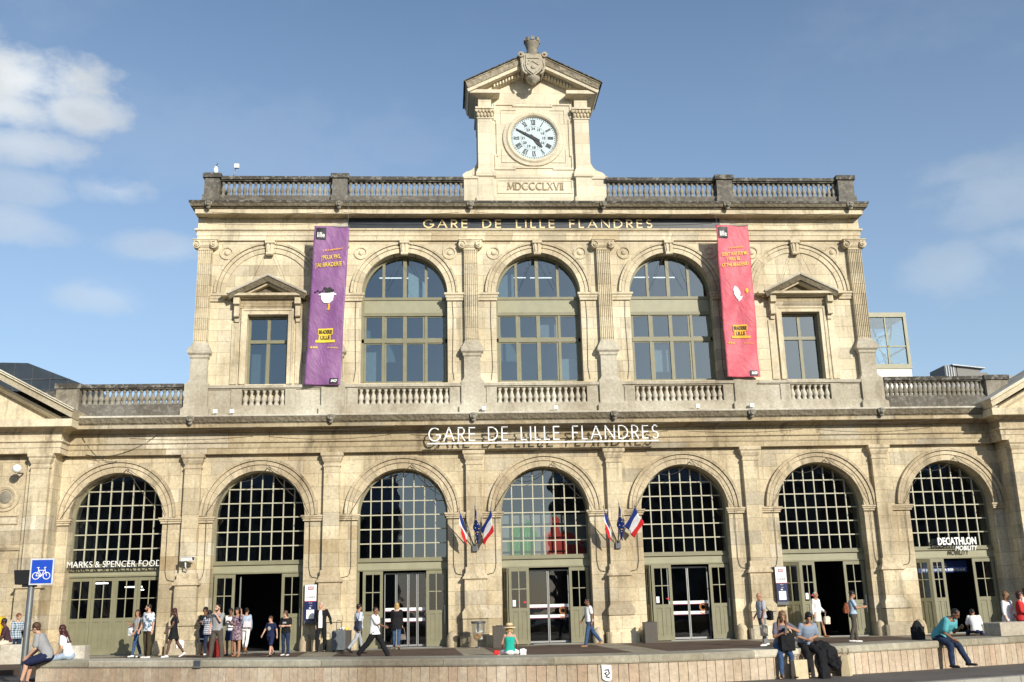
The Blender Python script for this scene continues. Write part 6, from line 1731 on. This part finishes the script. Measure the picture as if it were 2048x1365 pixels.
person('P7b', 'woman in white blouse and navy skirt half hidden behind the bearded man', (-11.72, -2.3, 0), -5, 1.62, 'f', 'brown', legs=((2, 2, 2), (-3, 6, 2)), arms=((14, 10, 100, 30), (14, 10, 100, 30)), head=(10, 8), top=(WH, 1, .92), bottom=('skirt', NV, {'zb': .55, 'w1': .19}), hair=('bun', H_DK), shoes=S_B)
p = person('P8', 'woman in pale denim jacket and white cropped trousers walking in through the second doorway', (-11.62, .15, 0), 172, 1.62, 'f', 'tan', legs=((10, 6, 1), (-12, 12, 1)), toes=(0, 25), arms=((-4, 10, 25, 0), (4, 10, 30, 10)), head=(0, 6), top=(LJ, 1, .95, {'loose': .01, 'name': 'jacket'}), bottom=('cropped', WH), hair=('bun', H_DK), shoes=S_T)
q = p['at'](-.12, .22, 1.10); bag('handbag', 'white and pink shoulder bag on the back of the woman entering the station', q.x, q.y, q.z, cloth('pale pink leather', (.72, .60, .62), .05), 172, 1.05, strap=[q + Vector((.08, 0, .08)), p['sh'][-1] + Vector((0, 0, .06)), q + Vector((-.08, 0, .08))])
CHP = lambda c: 1 if (c.y < -.05 and (c.x - .0) ** 2 + (c.z - 1.22) ** 2 < .0075) else 0
person('P9', 'boy in navy t-shirt with round print and navy shorts walking towards the left', (-9.95, -4.29, 0), -28, 1.34, 'm', 'fair', legs=((16, 8, 2), (-18, 22, 2)), toes=(0, 25), arms=((-16, 16, 14, 0), (18, 16, 16, 0)), head=(-10, 14), top=(NV, .5, .86, {'mats': [cloth('grey print', (.4, .38, .36))], 'paint': CHP}), bottom=('shorts', NV), hair=('short', H_BR), shoes=S_B)
person('P10', 'teenager in black t-shirt and jeans looking down at a phone beside the open door', (-9.52, -3.79, 0), -18, 1.50, 'm', 'fair', legs=((2, 3, 3), (-3, 6, 3)), arms=((14, 8, 78, 38), (10, 8, 80, 20)), head=(-14, 22), top=(BK, .5, .88, {'mats': [cloth('grey print', (.4, .38, .36))], 'paint': lambda c: 1 if (c.y < -.06 and abs(c.x) < .08 and 1.24 < c.z < 1.30) else 0, 'loose': .01}), bottom=('slim', DJ, {'loose': .006}), hair=('bob', H_BR), shoes=S_W)
JK = lambda c: 1 if (c.y < -.02 and abs(c.x - .0) < .072 - max(0, c.z - 1.2) * .1) else 0
person('P11', 'older man in open black jacket and white shirt standing with a hand on a suitcase', (-8.62, -1.15, 0), -8, 1.80, 'm', 'fair', legs=((-2, 2, 5), (4, 4, 5)), arms=((4, 30, 14, -6), (0, 8, 22, 12)), head=(-28, 2), top=(BK, 1, .82, {'name': 'jacket', 'loose': .012, 'straight': 1, 'mats': [WH], 'paint': JK}), bottom=('trousers', BK), hair=('cropped', H_GY), shoes=S_B)
p = person('P12', 'person in blue white striped shirt and grey jeans walking away with a dark bag', (-7.02, -3.78, 0), 128, 1.70, 'f', 'tan', legs=((22, 8, 2), (-26, 20, 2)), toes=(0, 35), arms=((8, 8, 20, 0), (-22, 14, 18, 0)), head=(0, 4), top=(STR, .9, .90, {'loose': .012}), bottom=('slim', cloth('pale grey denim', (.33, .35, .37), .15)), hair=('short', H_DK), shoes=S_B)
q = p['at'](-.16, .12, 1.02); bag('tote_bag', 'dark grey shoulder bag on the person in the striped shirt', q.x, q.y, q.z, cloth('slate canvas', (.06, .065, .09)), 128, .95, strap=[q + Vector((0, 0, .1)), p['at'](-.05, .14, 1.30), p['sh'][1] + Vector((0, 0, .07)), p['at'](.03, -.14, 1.3)])
person('P13', 'man in loose white polo shirt and black trousers striding right', (-6.22, -7.3, 0), 78, 1.62, 'm', 'brown', legs=((34, 8, 2), (-32, 12, 2)), toes=(0, 30), arms=((-18, 10, 20, 0), (38, 10, 30, 0)), head=(0, 4), top=(WH, .6, .84, {'loose': .03, 'straight': 1, 'hemw': .22, 'hemd': .19}), bottom=('trousers', BK, {'loose': .02}), hair=('cropped', H_DK), shoes=S_B)
p = person('P14', 'blonde woman in long black coat walking into the third doorway', (-5.83, -1.0, 0), 176, 1.66, 'f', 'fair', legs=((8, 5, 2), (-12, 14, 2)), toes=(0, 25), arms=((6, 10, 40, 0), (2, 10, 10, 0)), head=(10, 2), top=(BK, 1, .76, {'name': 'coat', 'loose': .03, 'straight': 1, 'hemw': .24, 'hemd': .2}), bottom=('slim', JE), hair=('bob', H_BL), shoes=S_T)
q = p['wr'][-1]; bag('handbag', 'grey handbag carried low by the blonde woman in the black coat', q.x, q.y - .02, q.z - .36, cloth('taupe leather', (.20, .17, .15)), 170, .9, strap=[q + Vector((-.1, 0, -.28)), q + Vector((-.05, 0, -.04)), q, q + Vector((.05, 0, -.04)), q + Vector((.1, 0, -.28))])
# --- sunhat woman on the ground
p = person('P15', 'woman in sea green top and straw hat sitting cross-legged, back turned', (-2.06, -8.85, 0), 178, 1.62, 'f', 'fair', lean=8, legs=((78, 118, 34), (78, 118, 34)), arms=((22, 20, 50, 10), (22, 20, 50, 10)), head=(0, 12), top=(GREEN, 0, .90), bottom=('trousers', WH), hair=('bob', H_BL), shoes=None, seat=0.04)
hh = thing('sun_hat', 'straw sun hat with brown band on the woman sitting on the ground', 'hat', tuple(p['HD'](0, .02, .05)), R(178))
STRAW = plain('straw', (.62, .48, .27), .8, vary=.2, scale=40)
q = MB(); q.lathe([(.205, -.02), (.20, -.005), (.11, .015), (.105, .08), (.085, .125), (0, .13)], (0, 0, 0), 20); q.build('crown', STRAW, hh); MB().lathe([(.1125, .016), (.1085, .055)], (0, 0, 0), 20).build('band', plain('brown ribbon', (.12, .05, .03)), hh)
bag('plastic_bag', 'small white bag on the ground right of the sunhat woman', -1.66, -8.75, .12, WH, 0, .55); bag('handbag', 'small red bag on the ground left of the sunhat woman', -2.46, -8.75, .12, REDC, 0, .6)
person('P16', 'man in white t-shirt and blue jeans walking left past the middle doorway', (1.14, -3.22, 0), -80, 1.70, 'm', 'brown', legs=((16, 4, 2), (-26, 14, 2)), toes=(0, 30), arms=((-10, 8, 14, 0), (14, 8, 20, 0)), head=(0, 10), top=(WH, .5, .90, {'loose': .006}), bottom=('slim', JE, {'loose': .008}), hair=('cropped', H_DK), shoes=S_T)
# --- right of centre
p = person('P17', 'bald man in grey striped shirt and grey trousers walking left with bags', (6.43, -6.6, 0), -78, 1.70, 'm', 'tan', legs=((4, 3, 3), (-8, 10, 3)), arms=((4, 8, 12, 0), (0, 8, 40, 6)), head=(0, 14), top=(STG, .55, .90, {'loose': .014}), bottom=('trousers', GT), hair=None, shoes=S_W)
q = p['at'](.1, .26, 1.0); bag('tote_bag', 'round black shoulder bag behind the bald man', q.x, q.y, q.z, BK, -78, .85, strap=[q + Vector((0, 0, .1)), p['at'](.05, .12, 1.3), p['sh'][-1] + Vector((0, 0, .06)), p['at'](0, -.14, 1.25), p['at'](.12, -.05, 1.05)])
q = p['wr'][1]; bag('tote_bag', 'white cloth bag hanging from the hand of the bald man', q.x + .05, q.y, q.z - .30, CREAM, -60, 1.0, strap=[q + Vector((0, 0, -.2)), q])
p = person('P18', 'woman in white short dress stepping out of the doorway with a cream bag', (10.35, -.9, 0), 32, 1.72, 'f', 'tan', legs=((20, 10, 2), (-12, 14, 2)), toes=(0, 20), arms=((4, 10, 50, 10), (-6, 8, 12, 0)), head=(10, 4), top=(WH, 1, .95, {'loose': .008}), bottom=('skirt', cloth('cream skirt cloth', (.68, .64, .55)), {'zb': .60, 'w1': .19}), hair=('cropped', H_GY), shoes=S_T)
q = p['wr'][1]; bag('tote_bag', 'cream bag on the arm of the woman in the white dress', q.x + .05, q.y, q.z - .28, CREAM, 30, .8, strap=[q + Vector((0, 0, -.15)), q + Vector((0, 0, .05))])
p = person('P19', 'woman in light blue t-shirt and brown trousers looking at a phone, facing right', (9.9, -5.66, 0), 78, 1.68, 'f', 'tan', legs=((6, 4, 2), (-6, 12, 2)), arms=((20, 8, 78, 12), (24, 8, 74, 14)), head=(0, 16), top=(LB, .45, .95), bottom=('trousers', BR), hair=('bun', H_DK), shoes=S_W)
q = p['at'](0, .22, 1.16); bag('backpack', 'orange brown backpack on the woman looking at her phone', q.x, q.y, q.z, cloth('rust canvas', (.24, .075, .035)), 78, .85, strap=[p['at'](.1, .14, 1.3), p['at'](.11, .02, 1.47), p['at'](.11, -.13, 1.34), p['at'](.13, -.05, 1.1)])
q = p['wr'][1]; tag(MB().box(-.035, .035, -.005, .005, -.06, .08).build('phone', M_BLACK, None, (q.x + .05, q.y, q.z + .02), R(78)), 'black phone held by the woman in the light blue t-shirt', 'phone')
# --- on the bench
def bench_y(x): 
    i = min(range(len(LP)), key=lambda k: abs(LP[k][0] - x)); return LP[i][1]
p = person('P20', 'girl with long light brown hair sitting on the bench in grey top and blue jeans', (2.98, bench_y(2.98) + .16, 0), 2, 1.52, 'f', 'tan', lean=22, legs=((55, 57, 3), (56, 52, 8)), arms=((50, 48, 100, 66), (22, 10, 115, 40)), head=(-8, 20), top=(cloth('grey violet jersey', (.14, .13, .17)), .5, .90), bottom=('slim', JE), hair=('wavy', H_LB), shoes=S_B, seat=.43)
q = p['at'](.05, -.24, 1.10); bag('backpack', 'black backpack held on the lap of the long-haired girl', q.x, q.y, q.z, BK, 5, 1.05)
q = p['wr'][-1]; tag(MB().box(-.03, .03, -.006, .006, -.05, .08).build('phone', M_DGREY, None, (q.x + .02, q.y - .02, q.z + .03), .3), 'phone in the raised hand of the long-haired girl', 'phone')
p = person('P21', 'boy with dark hair sitting on the bench in grey blue t-shirt and black trousers', (3.56, bench_y(3.6) + .16, 0), 8, 1.44, 'm', 'tan', lean=26, legs=((56, 52, 14), (57, 60, 8)), arms=((10, 22, 76, 62), (10, 18, 76, 55)), head=(-14, 20), top=(GBL, .55, .90, {'loose': .014}), bottom=('trousers', BK, {'loose': .012}), hair=('mop', H_DK), shoes=S_B, seat=.43)
bag('coat', 'black jacket bundle spilling down the bench beside the boy', 3.98, bench_y(4.0) - .02, .32, BK, 15, 1.0, 'coat', amp=.035)
bag('backpack', 'black rucksack on the ground at the feet of the boy', 3.70, bench_y(3.7) - .62, .02, BK, 30, .85)
def paper_bag(x, y, z, rz, label, s=1.0):
    o = thing('paper_bag', label, 'bag', (x, y, z), R(rz)); q = MB()
    q.column([(-.14 * s, -.07 * s), (.14 * s, -.07 * s), (.14 * s, .07 * s), (-.14 * s, .07 * s)], 0, .36 * s, 0, [(-.15 * s, -.055 * s), (.15 * s, -.05 * s), (.145 * s, .06 * s), (-.15 * s, .05 * s)])
    q.build('paper', plain('kraft paper', (.55, .45, .28), .85, vary=.15), o)
    for sy_ in (-1, 1): MB().tube([(-.07 * s, sy_ * .05 * s, .36 * s), (-.05 * s, sy_ * .05 * s, .46 * s), (.05 * s, sy_ * .05 * s, .46 * s), (.07 * s, sy_ * .05 * s, .36 * s)], .006, 5).build('handle', plain('brown cord', (.16, .08, .04)), o)
paper_bag(3.22, bench_y(3.22) - .34, -.16, 20, 'cream paper shopping bag on the ground between the girl and the boy', 1.1)
paper_bag(4.42, bench_y(4.42) - .2, -.17, 60, 'cream paper shopping bag leaning by the black jacket bundle right of the boy', 1.25)
person('P22', 'man in turquoise shirt and dark jeans sitting on the bench, chin in hand', (7.32, bench_y(7.32) + .14, 0), 34, 1.68, 'm', 'brown', lean=45, legs=((60, 34, 10), (62, 62, 12)), arms=((34, 6, 128, 20), (34, 8, 46, 44)), head=(10, 26), top=(TEAL, .55, .88, {'loose': .016}), bottom=('trousers', DJ, {'loose': .004}), hair=('cropped', H_DK), shoes=S_B, seat=.43)
bag('backpack', 'dark backpack standing on the bench slab behind the man in turquoise', 7.12, bench_y(7.1) + .78, .66, BK, 30, 1.05)
person('P23', 'man in white shirt sitting low, back turned, before the right end doorway', (15.6, -2.9, 0), 165, 1.72, 'm', 'tan', lean=26, legs=((80, 110, 20), (80, 110, 20)), arms=((40, 14, 40, 20), (40, 14, 40, 20)), head=(0, 30), top=(WH, .6, .88, {'loose': .02}), bottom=('trousers', NV), hair=('short', H_DK), shoes=S_B, seat=.10)
person('P24', 'woman in white blouse with shoulder length brown hair standing behind the bench', (11.2, -13.2, 0), 25, 1.50, 'f', 'tan', arms=((4, 10, 30, 10), (2, 10, 14, 0)), head=(15, 2), top=(WH, .9, .82, {'loose': .016}), bottom=('trousers', BK), hair=('bob', H_LB), shoes=S_B)
p = person('P25', 'woman in red cardigan with red brown hair at the right edge', (11.40, -13.5, 0), 55, 1.50, 'f', 'fair', arms=((16, 10, 60, 20), (10, 10, 60, 20)), head=(10, 6), top=(REDC, 1, .86, {'loose': .012, 'name': 'cardigan'}), bottom=('trousers', NV), hair=('bob', H_RED), shoes=S_B)
q = p['at'](.0, -.24, .98); bag('handbag', 'cream handbag on the arm of the woman in the red cardigan', q.x, q.y, q.z, CREAM, 20, .9)
person('P26', 'person with dark brown hair in white shirt behind the woman in red', (12.3, -12.3, 0), 20, 1.60, 'f', 'tan', top=(WH, .6, .88), bottom=('trousers', DJ), hair=('bob', H_BR), shoes=S_B)
# --- left edge
person('P27', 'man in grey t-shirt and navy shorts sitting on the left end of the bench', (-13.40, -15.0, 0), -84, 1.74, 'm', 'fair', lean=27, legs=((72, 62, 6), (68, 62, 8)), arms=((30, 10, 40, 14), (34, 10, 36, 10)), head=(-20, 4), top=(GR, .55, .86, {'loose': .012}), bottom=('shorts', NV), hair=('short', H_BR), shoes=S_B, seat=.46)
person('P28', 'woman in white t-shirt with long dark hair sitting at the left bench end', (-13.12, -14.38, 0), -96, 1.54, 'f', 'fair', lean=20, legs=((78, 70, 4), (78, 70, 6)), arms=((12, 8, 50, 20), (12, 8, 50, 20)), head=(-20, 8), top=(WH, .5, .90), bottom=('slim', LJ), hair=('long', H_RED), shoes=S_W, seat=.46)
p = person('P29', 'woman in blue and white plaid shirt with short auburn hair behind the stone block', (-18.85, -3.1, 0), 40, 1.62, 'f', 'fair', arms=((16, 8, 80, 20), (4, 8, 14, 0)), head=(10, 8), top=(PLG, 1, .84, {'loose': .012}), bottom=('trousers', DJ), hair=('short', plain('auburn hair', (.16, .05, .02), .5, vary=.3, scale=30)), shoes=S_B)
q = p['at'](.2, .1, 1.0); bag('handbag', 'black handbag on the arm of the woman in the plaid shirt', q.x, q.y, q.z, BK, 40, 1.0, strap=[q + Vector((0, 0, .1)), p['sh'][1] + Vector((0, 0, .05))])
person('P30', 'person with dark hair and pale trousers sitting low beside the woman in plaid', (-18.9, -3.7, 0), -62, 1.68, 'f', 'dark', lean=14, legs=((80, 60, 4), (78, 66, 6)), arms=((30, 8, 50, 20), (30, 8, 50, 20)), head=(0, 10), top=(cloth('dark plum jersey', (.06, .03, .04)), .6, .90), bottom=('trousers', CREAM), hair=('short', H_DK), shoes=S_B, seat=.58)
p = person('P31', 'man with dark cap and slate shirt cut by the left edge', (-18.92, -5.1, 0), 10, 1.78, 'm', 'tan', top=(cloth('slate cotton', (.07, .085, .11)), .6, .86), bottom=('trousers', BR), hair=('cropped', H_DK), shoes=S_B)
hc_ = thing('cap', 'dark cap on the man at the left edge', 'cap', tuple(p['HD'](0, .01, .07)), R(10))
MB().lathe([(.094, -.01), (.092, .03), (.06, .06), (0, .066)], (0, 0, 0), 16).build('crown', REDC, hc_); MB().box(-.07, .07, -.18, -.08, -.008, .004).build('peak', BK, hc_)

i0 = min(range(len(LP)), key=lambda k_: abs(LP[k_][0] + 9.35))
o = thing('junction_box', 'small grey utility box on the front edge of the bench slab', 'utility box', (LP[i0][0], LP[i0][1] + .02, .30), R(-25))
MB().box(-.10, .10, -.06, .10, .0, .16).build('case', plain('grey box paint', (.22, .21, .20), .6), o); MB().box(-.085, .085, -.065, -.06, .02, .14).build('lid', M_DGREY, o)
bpy.data.scenes.remove(WORK)
